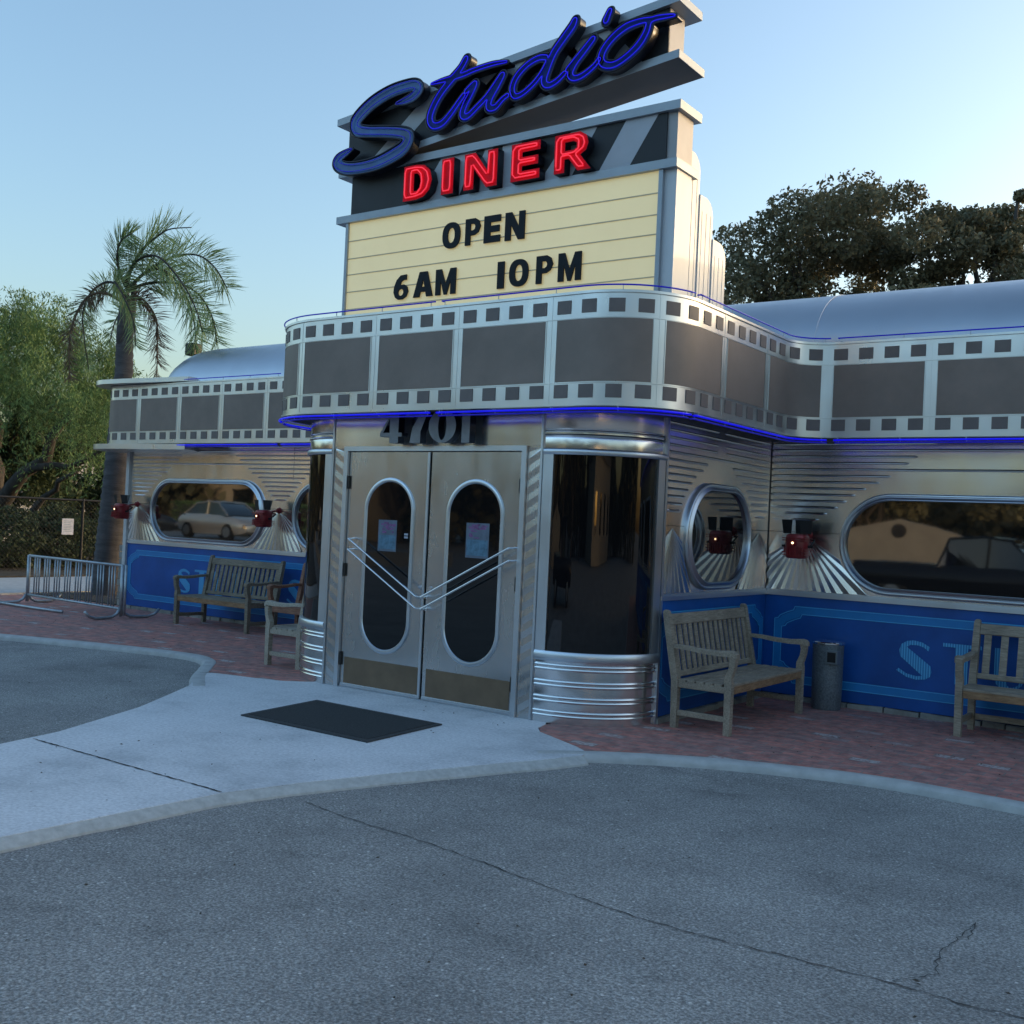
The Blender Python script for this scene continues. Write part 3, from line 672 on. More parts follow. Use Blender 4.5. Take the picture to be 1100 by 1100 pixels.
# barrel roof with rounded nose
mb=MB(); rings=[]
def prof(k,w_,h): return [(11.0-w_*math.cos(R(a)),3.28+h*math.sin(R(a))) for a in range(0,181,9)]
for i in range(0,11):
    q=R(90*i/10); x=-13.35-1.0*math.cos(q); sc_=math.sin(q)
    rings.append([(x,11.0+(y-11.0)*max(.02,sc_),3.28+(z-3.28)*max(.02,sc_)) for y,z in prof(0,1.02,.785)])
for x in [-12,-10,-8,-6,-4,-2,0,2,4,6,8,10.1]: rings.append([(x,y,z) for y,z in prof(0,1.02,.785)])
mb.loft(rings,0,False); mb.add([(10.1,y,z) for y,z in prof(0,1.02,.785)],[tuple(range(21))]); P(mb.build('barrel_roof',M['steel_roof'],angle=40))
# roof seam beads
for x in (-9.2,-1.6,-3.72,2.2,6):
    mb=MB(); mb.tube([(x,y,z+.002) for y,z in prof(0,1.022,.787)],.004,6); P(mb.build('roof_seam',M['steel_roof']))
# ---------------------------------------------------------------- roof sign
sign=thing('roof_sign','tall rooftop marquee sign with blue script above red block letters and cream letter board','sign',(-5.643,7.524,3.377))
sign.scale=(1.045,1.045,1.045)
def PS(o): o.parent=sign; o.matrix_parent_inverse=Matrix.Translation((-5.4,7.2,3.3)).inverted(); return o
SX0,SX1=-7.0,-3.80; SY=7.0
mb=MB(); mb.box((SX0,SY+.01,3.23),(SX1,SY+.30,4.25)); mb.box((SX0+.02,SY+.012,3.24),(SX1+.11,SY+.25,4.24)); 
PS(mb.build('cabinet',M['sign_side'])); mb=MB(); mb.box((SX0+.04,SY+.012,4.2925),(SX1+.10,SY+.26,4.6495)); PS(mb.build('band_cabinet',M['sign_mid']))
mb=MB(); mb.box((SX0+.02,SY,3.25),(SX1-.02,SY+.009,4.225)); board=PS(mb.build('letter_board',M['cream']))
for z in (4.06,3.90,3.755,3.598,3.44):
    mb=MB(); mb.box((SX0+.02,SY-.006,z-.004),(SX1-.02,SY-.0005,z+.004)); mb.build('letter_track',M['cream_track'],board)
mb=MB()
mb.box((SX0-.01,SY-.02,3.25),(SX0+.02,SY+.02,4.225)); mb.box((SX1-.022,SY-.02,3.25),(SX1+.012,SY+.02,4.225))
mb.box((SX0-.12,SY-.035,4.227),(SX1+.13,SY+.32,4.292)); mb.box((SX0-.12,SY-.035,4.650),(SX1+.14,SY+.32,4.715)); PS(mb.build('sign_trim',M['sign_alu']))
# black band with pale diagonal stripes
mb=MB(); mb.box((SX0+.03,SY-.004,4.293),(SX1+.02,SY+.008,4.649)); PS(mb.build('sign_face',M['black']))
mb=MB()
for a in (-6.17,-5.62,-5.12,-4.62,-4.345):
    pass
for xb0,xb1,xt0,xt1 in ((-6.20,-5.72,-5.93,-5.55),(-5.30,-5.04,-5.28,-5.09),(-4.90,-4.60,-4.62,-4.38),(-4.352,-4.085,-4.128,-3.853),(-5.62,-5.40,-5.46,-5.38)):
    mb.add([(xb0,SY-.006,4.295),(xb1,SY-.006,4.295),(xt1,SY-.006,4.648),(xt0,SY-.006,4.648)],[(0,1,2,3)])
PS(mb.build('sign_stripe',M['white_face']))
# tilted top box
def tz(x): return 5.193+(x+7.15)*.0895      # cap top line
def bz(x): return 4.76+(x+6.19)*.1045+.055  # flange top line
fq=lambda u,v,d:(u,d,v)
xa,xb=-7.04,-3.80
mb=MB(); mb.prism([(xa,4.716),(-6.6,4.717),(xb,bz(xb)),(xb,tz(xb)-.06),(xa,tz(xa)-.06)],fq,SY+.012,SY+.24); 
PS(mb.build('top_cabinet',M['sign_mid']))
mb=MB(); mb.prism([(xa+.001,4.718),(-6.6,4.719),(xb-.001,bz(xb)),(xb-.001,tz(xb)-.062),(xa+.001,tz(xa)-.062)],fq,SY,SY+.011); PS(mb.build('sign_face',M['black']))
mb=MB()
for (a0,a1,b0,b1) in ((-6.75,-6.45,-6.15,-5.85),(-5.95,-5.65,-5.35,-5.05),(-5.15,-4.85,-5.65,-5.35),(-4.72,-4.42,-4.95,-4.65),(-4.0,-4.45,-4.30,-4.75)):
    mb.add([(a0,SY-.003,bz(a0)+.01),(a1,SY-.003,bz(a1)+.01),(b1,SY-.003,tz(b1)-.065),(b0,SY-.003,tz(b0)-.065)],[(0,1,2,3)])
PS(mb.build('sign_stripe',M['white_face']))
mb=MB(); mb.prism([(-7.16,tz(-7.16)-.062),(-3.70,tz(-3.70)-.062),(-3.70,tz(-3.70)),(-7.16,tz(-7.16))],fq,SY-.04,SY+.33); PS(mb.build('sign_trim',M['sign_alu']))
mb=MB(); xs=-6.62; mb.prism([(xs,bz(xs)-.055),(-3.69,bz(-3.69)-.055),(-3.69,bz(-3.69)-.001),(xs,bz(xs)-.001)],fq,SY-.045,SY+.37); PS(mb.build('sign_trim',M['sign_under']))
mb=MB(); mb.prism([(xs,bz(xs)-.058),(-3.688,bz(-3.688)-.058),(-3.688,bz(-3.688)+.002),(xs,bz(xs)+.002)],fq,SY-.050,SY-.046); mb.box((-3.690,SY-.046,bz(-3.69)-.058),(-3.684,SY+.372,bz(-3.69)+.002)); PS(mb.build('sign_trim',M['sign_alu']))
# stepped round-shouldered fins
for y0,y1,zt,x0,x1 in ((7.27,7.43,4.44,SX0+.06,SX1+.09),(7.431,7.66,4.15,SX0+.03,SX1+.10),(7.661,7.90,3.86,SX0+.0,SX1+.11)):
    mb=MB(); r_=.13; poly=[(y0,3.24),(y1,3.24)]+[(y1-r_+r_*math.cos(R(a)),zt-r_+r_*math.sin(R(a))) for a in range(0,91,10)]+[(y0,zt)]
    mb.prism(poly,lambda u,v,d:(d,u,v),x0,x1)
    k=y0+.04
    while k<y1-.02: mb.box((x1,k-.002,3.25),(x1+.0025,k+.002,zt-.12)); k+=.075
    PS(mb.build('stepped_fin',M['sign_side'],angle=30))
# ---- glyphs
def inset(poly,d):
    n=len(poly); area=sum(poly[i][0]*poly[(i+1)%n][1]-poly[(i+1)%n][0]*poly[i][1] for i in range(n)); sg=1 if area>0 else -1; out=[]
    for i in range(n):
        p=Vector(poly[i]);a=(p-Vector(poly[i-1])).normalized();b=(Vector(poly[(i+1)%n])-p).normalized()
        n1=Vector((-a.y,a.x))*sg;n2=Vector((-b.y,b.x))*sg; s_=n1+n2
        if s_.length<1e-4: s_=n1
        s_.normalize(); k=d/max(.45,s_.dot(n1)); out.append(tuple(p+s_*k))
    return out
def ell(cx,cy,rx,ry,n=28,p=2.0):
    o=[]
    for i in range(n):
        a=2*math.pi*i/n; c,s=math.cos(a),math.sin(a); o.append((cx+rx*math.copysign(abs(c)**(2/p),c),cy+ry*math.copysign(abs(s)**(2/p),s)))
    return o
GLY={ # height 1, width 1 cells; outer first then holes
'D':[[(0,0),(.45,0),(.72,.05),(.92,.22),(1,.5),(.92,.78),(.72,.95),(.45,1),(0,1)],[(.37,.25),(.48,.25),(.57,.34),(.60,.5),(.57,.66),(.48,.75),(.37,.75)]],
'I':[[(0,0),(1,0),(1,1),(0,1)]],
'N':[[(0,0),(.30,0),(.30,.55),(.68,0),(1,0),(1,1),(.70,1),(.70,.46),(.33,1),(0,1)]],
'E':[[(0,0),(1,0),(1,.25),(.39,.25),(.39,.38),(.94,.38),(.94,.62),(.39,.62),(.39,.75),(1,.75),(1,1),(0,1)]],
'R':[[(0,0),(.30,0),(.30,.34),(.42,.34),(.68,0),(1.05,0),(.74,.40),(.90,.50),(.96,.68),(.90,.88),(.72,1),(0,1)],[(.30,.56),(.30,.78),(.55,.78),(.63,.73),(.63,.61),(.55,.56)]],
'P':[[(0,0),(.34,0),(.34,.36),(.62,.37),(.86,.46),(1,.68),(.88,.9),(.64,1),(0,1)],[(.34,.55),(.34,.80),(.52,.80),(.63,.75),(.66,.68),(.63,.60),(.52,.55)]],
'O':[ell(.5,.5,.5,.5,32,2.4),ell(.5,.5,.20,.29,24,2.2)],
'0':[ell(.5,.5,.5,.5,32,2.4),ell(.5,.5,.20,.30,24,2.2)],
'1':[[(.1,0),(.9,0),(.9,1),(.1,1)]],
'A':[[(0,0),(.32,0),(.37,.2),(.63,.2),(.68,0),(1,0),(.70,1),(.30,1)],[(.42,.40),(.5,.72),(.58,.40)]],
'M':[[(0,0),(.25,0),(.25,.58),(.43,0),(.57,0),(.75,.58),(.75,0),(1,0),(1,1),(.72,1),(.5,.42),(.28,1),(0,1)]],
'6':[[(.86,1),(.45,.98),(.18,.80),(.02,.52),(.0,.3),(.12,.10),(.32,0),(.62,0),(.88,.10),(1,.30),(.92,.50),(.72,.60),(.45,.59),(.50,.72),(.64,.78),(.86,.79)],ell(.5,.29,.19,.14,16)]}
def glyph(ch,x0,x1,z0,z1,y,dep,mt,name,mside=None,tubes=None):
    pl=[[(x0+(x1-x0)*a,z0+(z1-z0)*b) for a,b in p] for p in GLY[ch]]
    me=curve_mesh(pl,dep/2); o=place_mesh(name,me,[mt,mside or mt],lambda x,yy,z:(x,y+dep/2-z,yy))
    for p in o.data.polygons: p.material_index=0 if abs(p.normal.y)>.9 else 1
    PS(o)
    if tubes:
        for i,p in enumerate(pl):
            q=inset(p,tubes if i==0 else -tubes); mb=MB()
            Q=[]
            for k in range(len(q)):
                a=Vector(q[k]);b=Vector(q[(k+1)%len(q)]);Q+= [a.lerp(b,t) for t in (.12,.5,.88)]
            mb.tube([(v.x,y-.014,v.y) for v in Q],.0058,7,closed=True); mb.build('neon_tube',M['neon_red'],o,smooth=True).matrix_parent_inverse=Matrix.Translation((-5.4,7.2,3.3)).inverted() if False else Matrix.Identity(4)
    return o
for ch,a,b in (('D',-6.264,-5.945),('I',-5.842,-5.712),('N',-5.600,-5.258),('E',-5.122,-4.842),('R',-4.706,-4.385)):
    glyph(ch,a,b,4.300,4.600,6.905,.08,M['can_red'],'red_letter',M['can_dark'],.026)
for ch,a,b,z0,z1 in (('O',-5.865,-5.675,3.862,4.082),('P',-5.620,-5.462,3.866,4.086),('E',-5.425,-5.258,3.864,4.086),('N',-5.210,-5.016,3.858,4.086),
    ('6',-6.392,-6.225,3.476,3.690),('A',-6.165,-5.948,3.478,3.694),('M',-5.918,-5.700,3.476,3.695),('1',-5.275,-5.190,3.474,3.694),('0',-5.148,-4.960,3.476,3.696),('P',-4.884,-4.726,3.478,3.698),('M',-4.676,-4.464,3.476,3.698)):
    glyph(ch,a,b,z0,z1,SY-.020,.012,M['letter_black'],'board_letter')
# script letters from brush strokes: normalised distance field + marching squares
STR={'S':[[(-6.349,5.151,.015),(-6.249,5.16,.035),(-6.163,5.181,.048),(-6.104,5.226,.052),(-6.131,5.27,.052),(-6.219,5.287,.056),(-6.42,5.275,.060),(-6.611,5.225,.064),(-6.752,5.154,.066),(-6.835,5.08,.066),(-6.81,5.007,.060),(-6.687,4.971,.052),(-6.502,4.938,.052),(-6.295,4.893,.055),(-6.198,4.843,.060),(-6.236,4.764,.068),(-6.359,4.713,.068),(-6.55,4.671,.062),(-6.747,4.663,.058),(-6.923,4.681,.058),(-7.037,4.733,.055),(-7.026,4.786,.044),(-6.933,4.821,.032),(-6.86,4.843,.015)]],
't':[[(-5.594,5.38,.042),(-5.648,5.309,.045),(-5.748,5.229,.050),(-5.838,5.154,.050),(-5.916,5.058,.050),(-5.958,4.954,.050),(-5.917,4.882,.045),(-5.822,4.883,.045),(-5.731,4.95,.040),(-5.654,5.027,.036),(-5.60,5.08,.034)],[(-5.963,5.244,.012),(-5.832,5.246,.028),(-5.633,5.251,.032),(-5.496,5.268,.028),(-5.317,5.276,.026),(-5.173,5.265,.015)]],
'u':[[(-5.578,5.103,.034),(-5.489,5.154,.040),(-5.53,5.076,.045),(-5.583,4.995,.045),(-5.607,4.918,.045),(-5.554,4.894,.040),(-5.455,4.953,.036),(-5.347,5.031,.036),(-5.212,5.169,.040),(-5.262,5.086,.045),(-5.323,5.0,.045),(-5.336,4.93,.045),(-5.274,4.914,.040),(-5.2,4.967,.032),(-5.150,4.99,.03)]],
'd':[[(-4.791,5.216,.036),(-4.862,5.228,.036),(-4.967,5.198,.036),(-5.063,5.129,.040),(-5.108,5.041,.040),(-5.081,4.969,.036),(-5.0,4.976,.032),(-4.896,5.036,.032),(-4.82,5.109,.032),(-4.772,5.186,.032)],[(-4.538,5.452,.038),(-4.561,5.407,.048),(-4.641,5.325,.048),(-4.723,5.234,.048),(-4.777,5.122,.048),(-4.803,5.032,.044),(-4.761,4.991,.038),(-4.684,5.008,.034),(-4.61,5.058,.032)]],
'i':[[(-4.59,5.075,.030),(-4.37,5.267,.036),(-4.448,5.189,.044),(-4.52,5.118,.044),(-4.562,5.041,.044),(-4.522,4.997,.036),(-4.439,5.008,.034),(-4.342,5.059,.030),(-4.305,5.10,.03)],[(-4.228,5.45,.032),(-4.261,5.38,.042)]],
'o':[[(-3.886,5.299,.030),(-3.971,5.305,.036),(-4.088,5.291,.044),(-4.205,5.227,.044),(-4.281,5.138,.046),(-4.273,5.059,.044),(-4.178,5.028,.040),(-4.061,5.069,.040),(-3.963,5.138,.044),(-3.905,5.221,.040),(-3.889,5.282,.034),(-3.84,5.298,.030),(-3.757,5.292,.026),(-3.681,5.283,.015)]]}
def densify(st,n=5):
    P_=[Vector(p) for p in st]; o=[]
    for i in range(len(P_)-1):
        a=P_[max(i-1,0)];b=P_[i];c=P_[i+1];d=P_[min(i+2,len(P_)-1)]
        for k in range(n):
            t=k/n; o.append(.5*((2*b)+(c-a)*t+(2*a-5*b+4*c-d)*t*t+(3*b-a-3*c+d)*t**3))
    o.append(P_[-1]); return np.array([list(v) for v in o])
def field(strokes,h=.0065):
    D=[densify(s) for s in strokes]; allp=np.vstack(D); x0,z0=allp[:,0].min()-.09,allp[:,1].min()-.09; x1,z1=allp[:,0].max()+.09,allp[:,1].max()+.09
    xs=np.arange(x0,x1,h); zs=np.arange(z0,z1,h); X,Z=np.meshgrid(xs,zs); F=np.full(X.shape,9.0)
    for d in D:
        for i in range(len(d)-1):
            a=d[i];b=d[i+1];vx,vz=b[0]-a[0],b[1]-a[1];L=vx*vx+vz*vz+1e-12
            t=np.clip(((X-a[0])*vx+(Z-a[1])*vz)/L,0,1); rr=np.maximum(.008,a[2]+(b[2]-a[2])*t)
            F=np.minimum(F,np.hypot(X-a[0]-vx*t,Z-a[1]-vz*t)/rr)
    return xs,zs,F
def contours(xs,zs,F,lev):
    seg={}
    G=F-lev; ny,nx=G.shape
    def ip(i,j,k,l):
        a,b=G[i,j],G[k,l]; t=a/(a-b); return (xs[j]+(xs[l]-xs[j])*t,zs[i]+(zs[k]-zs[i])*t)
    S=G<0
    cells=np.argwhere((S[:-1,:-1]!=S[1:,:-1])|(S[:-1,:-1]!=S[:-1,1:])|(S[:-1,:-1]!=S[1:,1:]))
    nxt={}; pos={}
    for i,j in cells:
        c=[S[i,j],S[i,j+1],S[i+1,j+1],S[i+1,j]]
        E=[]; ed=[(('h',i,j),(i,j,i,j+1)),(('v',i,j+1),(i,j+1,i+1,j+1)),(('h',i+1,j),(i+1,j+1,i+1,j)),(('v',i,j),(i+1,j,i,j))]
        for q in range(4):
            if c[q]!=c[(q+1)%4]: E.append((ed[q][0],c[q])); pos[ed[q][0]]=ip(*ed[q][1])
        outs=[e for e,s in E if s]; ins=[e for e,s in E if not s]
        for k in range(len(outs)): nxt[ins[k] if len(ins)>k else ins[0]]=outs[k] 
    loops=[]; used=set()
    for s in list(nxt):
        if s in used: continue
        L=[];cur=s
        while cur in nxt and cur not in used: used.add(cur); L.append(pos[cur]); cur=nxt[cur]
        if len(L)>12: loops.append(L)
    return loops
def relax(L,it=3):
    A=np.array(L)
    for _ in range(it): A=(np.roll(A,1,0)+2*A+np.roll(A,-1,0))/4
    return A
for ch,st in STR.items():
    xs_,zs_,F_=field(st)
    outer=[relax(L)[::2] for L in contours(xs_,zs_,F_,1.0)]
    me=curve_mesh([[tuple(p) for p in L] for L in outer],.042)
    o=place_mesh('script_letter',me,[M['can_teal' if ch=='S' else 'can_blue'],M['can_dark']],lambda x,y,z:(x,6.912-z,y))
    for p in o.data.polygons: p.material_index=0 if abs(p.normal.y)>.9 else 1
    PS(o)
    # raised dark lip round the can face
    mb=MB()
    for L in outer: mb.tube([(p[0],6.866,p[1]) for p in L],.0085,6,closed=True)
    mb.build('letter_lip',M['can_dark'],o,smooth=True)
    mt=M['neon_dim'] if ch=='S' else M['neon_script']
    for L in contours(xs_,zs_,F_,.52):
        if len(L)<25: continue
        A=relax(L,6)[::3]; mb=MB(); mb.tube([(p[0],6.852,p[1]) for p in A],.0040,7,closed=True); mb.build('neon_tube',mt,o,smooth=True)
    mb=MB()
    for s in st:
        for q in s[2:-1:3]: mb.tube([(q[0],6.93,q[1]),(q[0],SY+.05,q[1]+.0)],.01,6)
    mb.build('letter_bracket',M['can_dark'],o)
# ---------------------------------------------------------------- things against the building
def spotlight(x,label):
    t=thing('wall_spotlight',label,'spotlight',(x,YW-.012,1.60),group='red stage style spotlights along the steel wall')
    mb=MB(); mb.tube([(0,.002,0),(0,-.03,0)],[.045,.030],18); mb.tube([(0,-.02,0),(0,-.16,-.02)],.013,10); mb.build('wall_mount',M['spot_red'],t,angle=40)
    C=Vector((0,-.27,-.115)); h=.115; n=12
    mb=MB(); rings=[]
    for z,r in ((-h,.085),(-h+.012,.100),(-.02,.104),(h-.05,.104),(h-.012,.096),(h,.078)):
        rings.append([(C.x+r*math.copysign(abs(math.cos(a))**.7,math.cos(a)),C.y+r*math.copysign(abs(math.sin(a))**.7,math.sin(a)),C.z+z) for a in [2*math.pi*k/24 for k in range(24)]])
    mb.loft(rings,0,True,True)
    for z in (-.085,-.06,-.035,.05,.07): mb.box((C.x-.109,C.y-.109,C.z+z),(C.x+.109,C.y+.109,C.z+z+.008))
    for k in range(-3,4): mb.box((C.x+k*.028-.004,C.y-.113,C.z-.09),(C.x+k*.028+.004,C.y-.100,C.z-.01))
    mb.tube([(C.x,C.y-.10,C.z+.03),(C.x,C.y-.125,C.z+.03)],[.035,.030],16)
    mb.build('lamp_housing',M['spot_red'],t,angle=35)
    mb=MB(); mb.tube([(C.x,C.y-.124,C.z+.03),(C.x,C.y-.128,C.z+.03)],.010,12); mb.build('glow_disc',M['glow_disc'],t)  # small warm emissive disc on the front of the housing
    mb=MB(); mb.tube([(C.x-.125,C.y,C.z),(C.x-.125,C.y+.10,C.z+.06),(C.x,C.y+.13,C.z+.09),(C.x+.125,C.y+.10,C.z+.06),(C.x+.125,C.y,C.z)],.009,8)
    for s in (-1,1): mb.tube([(C.x+s*.104,C.y,C.z),(C.x+s*.150,C.y,C.z)],[.014,.010],10)
    mb.build('yoke',M['spot_black'],t,angle=40)
    for s,ax in ((-1,0),(1,0),(1,1)):
        mb=MB(); w0,w1=.045,.062; z0=C.z+h+.002; z1=z0+.13
        if ax==0: q=[(C.x+s*.065,C.y-w0,z0),(C.x+s*.065,C.y+w0,z0),(C.x+s*.105,C.y+w1,z1),(C.x+s*.105,C.y-w1,z1)]; d=Vector((.003,0,0))
        else: q=[(C.x-w0,C.y+.065,z0),(C.x+w0,C.y+.065,z0),(C.x+w1,C.y+.09,z1),(C.x-w1,C.y+.09,z1)]; d=Vector((0,.003,0))
        if ax==0:   # doors swung so that their faces show from the front
            a=R(50*s); cx=C.x+s*.085
            q=[(cx-.045,C.y-.03,z0),(cx+.045,C.y-.03+.03*s,z0),(cx+.058,C.y-.05+.03*s,z1),(cx-.058,C.y-.05,z1)]; d=Vector((0,.003,0))
        vs=[Vector(v) for v in q]+[Vector(v)+d for v in q]; mb.add(vs,[(0,1,2,3),(7,6,5,4),(0,4,5,1),(1,5,6,2),(2,6,7,3),(3,7,4,0)]); mb.build('barn_door',M['spot_black'],t)
    return t
spotlight(-14.30,'dark red spotlight with black barn doors at the far left corner beside the palm')
spotlight(-11.13,'dark red spotlight with black barn doors between the two left oval windows above the bench')
spotlight(-3.72,'dark red spotlight with small glowing disc left of the right oval window, above the trash can')
def bench(label,x,y,rz,wood_,apron,nsl=15,L=1.5,midrail=False,slat=.052):
    t=thing('garden_bench',label,'bench',(x,y,0),rz,'weathered slatted teak benches by the diner wall')
    h=L/2; W=M[wood_]
    lean=lambda z:.22+max(0,z-.38)*.20
    for s in (-1,1):       # back legs run up as posts
        mb=MB(); rings=[]
        for z,hw in ((0,.026),(.2,.027),(.38,.030),(.6,.029),(.90,.026),(.925,.022),(.935,.012)):
            yb=lean(z); rings.append([(s*(h-.03)+a*hw,yb+b*hw,z) for a,b in ((-1,-1),(1,-1),(1,1),(-1,1))])
        mb.loft(rings,0,True,True); mb.build('leg',W,t)
        mb=MB(); rings=[]  # front legs with the kinked upper part
        for z,dy,hw in ((0,0,.026),(.30,0,.028),(.40,0,.031),(.45,.004,.028),(.52,-.022,.024),(.58,-.03,.024),(.612,-.024,.028)):
            rings.append([(s*(h-.03)+a*.028,-.24+dy+b*hw,z) for a,b in ((-1,-1),(1,-1),(1,1),(-1,1))])
        mb.loft(rings,0,True,True); mb.build('leg',W,t)
        mb=MB(); rings=[]  # armrest with scrolled front
        for yy,z,hw,th in ((.25,.652,.022,.016),(.12,.648,.027,.017),(0,.636,.032,.018),(-.14,.632,.036,.020),(-.25,.640,.040,.024),(-.285,.632,.038,.026),(-.305,.622,.028,.018)):
            rings.append([(s*(h-.03)+a*hw,yy,z+b*th) for a,b in ((-1,-1),(1,-1),(1,.6),(.6,1),(-.6,1),(-1,.6))])
        mb.loft(rings,0,True,True); mb.build('armrest',W,t,angle=40)
        mb=MB(); mb.bbox((s*(h-.03)-.016,-.21,.10),(s*(h-.03)+.016,.20,.145),.004); mb.bbox((s*(h-.03)-.018,-.21,.325),(s*(h-.03)+.018,.20,.375),.004); mb.build('side_rail',W,t)
    mb=MB(); mb.bbox((-h+.06,-.262,.318),(h-.06,-.235,.385),.004); mb.build('front_rail',M[apron],t)
    mb=MB()
    for k in range(6):
        y0=-.265+k*.079; z=.400-.012*k/5-.004*math.sin(k*1.1); e=0 if k else .0
        mb.bbox((-h+.0+(.062 if k in(0,) else .012),y0,z-.022),(h-(.062 if k in(0,) else .012),y0+.066,z),.004)
    mb.bbox((-.03,-.23,.335),(.03,.19,.374),.003); mb.build('seat',W,t)
    mb=MB(); ang=Matrix.Translation((0,lean(.86),.86))@Matrix.Rotation(-math.atan(.2),4,'X')
    mb.bbox((-h+.055,-.017,-.052),(h-.055,.017,.040),.005,0,ang)
    zb=.46 if midrail else .425
    a2=Matrix.Translation((0,lean(zb),zb))@Matrix.Rotation(-math.atan(.2),4,'X'); mb.bbox((-h+.055,-.015,-.025),(h-.055,.015,.022),.004,0,a2)
    for k in range(nsl):
        xx=-h+.055+(L-.11)*(k+.5)/nsl; y0,y1=lean(zb+.02),lean(.81); hw=slat/2
        vs=[(xx-hw,y0-.007,zb+.015),(xx+hw,y0-.007,zb+.015),(xx+hw,y0+.007,zb+.015),(xx-hw,y0+.007,zb+.015),(xx-hw,y1-.007,.815),(xx+hw,y1-.007,.815),(xx+hw,y1+.007,.815),(xx-hw,y1+.007,.815)]
        mb.add(vs,[(0,3,2,1),(4,5,6,7),(0,1,5,4),(1,2,6,5),(2,3,7,6),(3,0,4,7)])
    mb.build('backrest',W,t)
    if midrail: mb=MB(); mb.bbox((-h+.06,.20,.09),(h-.06,.225,.14),.004); mb.build('stretcher',W,t)
    return t
bench('weathered grey slatted bench beside the trash can, against the blue side wall',-3.72,8.62,R(90),'teak_grey','teak_apron',15,1.58,slat=.056)
bench('wide slatted bench at the right edge in front of the blue lettering',-1.36,9.62,0,'teak_grey','teak_apron',11,1.6,True,.058)
bench('dark greenish slatted bench under the left oval window',-11.50,9.55,0,'teak_dark','teak_apron',15,1.5,slat=.056)
bench('reddish brown bench half hidden behind the straw pale bench',-9.68,9.60,0,'teak_red','teak_red',11,1.5,slat=.062)
bench('straw pale bench end jutting out beside the left entrance column',-8.26,8.36,R(-90),'teak_pale','teak_pale',13,1.5,slat=.058)
# trash can
t=thing('trash_can','small round speckled metal trash can between the benches on the brick','trash can',(-3.40,9.86,0))
mb=MB(); rings=[]; seg=40
for z,r in ((0,.128),(.012,.133),(.30,.137),(.58,.140),(.60,.142)): rings.append([(r*math.cos(2*math.pi*k/seg),r*math.sin(2*math.pi*k/seg),z) for k in range(seg)])
mb.loft(rings,0,True,True); mb.build('can_body',mat('speckled grey enamel can',(.15,.18,.20),.5,.35,.35,70,.2,120),t,angle=30)
mb=MB(); mb.loft([[(r*math.cos(2*math.pi*k/seg),r*math.sin(2*math.pi*k/seg),z) for k in range(seg)] for z,r in ((.596,.143),(.602,.150),(.614,.150),(.622,.140),(.630,.07),(.631,.01))],0,True,True); mb.build('lid',M['chrome'],t,angle=30)
mb=MB(); mb.box((.03,-.150,.43),(.135,-.05,.55)); mb.build('opening_hood',mat('grey enamel hood',(.17,.20,.22),.5,.3),t)
mb=MB(); mb.box((.045,-.153,.445),(.122,-.1505,.535)); mb.build('opening',M['dark'],t)
# door mat
t=thing('door_mat','black ribbed rubber mat lying on the concrete before the doors','door mat',(-5.85,6.03,0))
mb=MB(); A=[(-6.47,5.57),(-5.14,5.565),(-5.21,6.47),(-6.59,6.488)]; A=[(a+5.85,b-6.03) for a,b in A]
mb.prism(A,lambda u,v,d:(u,v,d),.014,.0035)
mb.build('mat_base',M['rubber'],t); mb=MB(); q=inset(A,.045)
for k in range(38):
    s=(k+.5)/38; a=Vector(q[0]).lerp(Vector(q[3]),s); b=Vector(q[1]).lerp(Vector(q[2]),s); mb.box((a.x,a.y-.006,.0135),(b.x,a.y+.006,.019))
mb.build('mat_ribs',M['rubber'],t)
# posters taped to the door glass
for x0,x1,z0,z1,lab in ((-6.632,-6.412,1.275,1.555,'printed poster taped inside the left door window'),(-5.628,-5.385,1.270,1.565,'printed poster taped inside the right door window')):
    t=thing('poster',lab,'poster',((x0+x1)/2,YF-.0055,z0)); cx=(x0+x1)/2; w_=(x1-x0)/2; hh=z1-z0
    mb=MB(); mb.box((-w_,-.0015,0),(w_,0,hh)); mb.build('sheet',mat('dim blue poster paper',(.13,.16,.21),.6,0,.3,9),t)
    mb=MB(); mb.box((-w_*.9,-.0025,.02),(w_*.9,-.0016,hh*.52)); mb.build('printed_picture',M['ink_blue'],t)
    mb=MB(); r2=random.Random(int(abs(x0)*100))
    for k in range(16):
        a=r2.uniform(-w_*.8,w_*.6); z=hh*r2.uniform(.56,.93); mb.box((a,-.0025-k*.00004,z),(a+r2.uniform(.02,.07),-.0016,z+r2.uniform(.008,.022)))
    mb.build('printed_headline',M['ink_mauve'],t)
t=thing('door_sticker','tiny white notice sticker on the left door glass','sticker',(-6.30,YF-.0055,1.40)); mb=MB()
mb.box((-.022,-.001,0),(.022,0,.018)); mb.box((-.022,-.001,.026),(.022,0,.044)); mb.build('sticker',M['paper'],t)
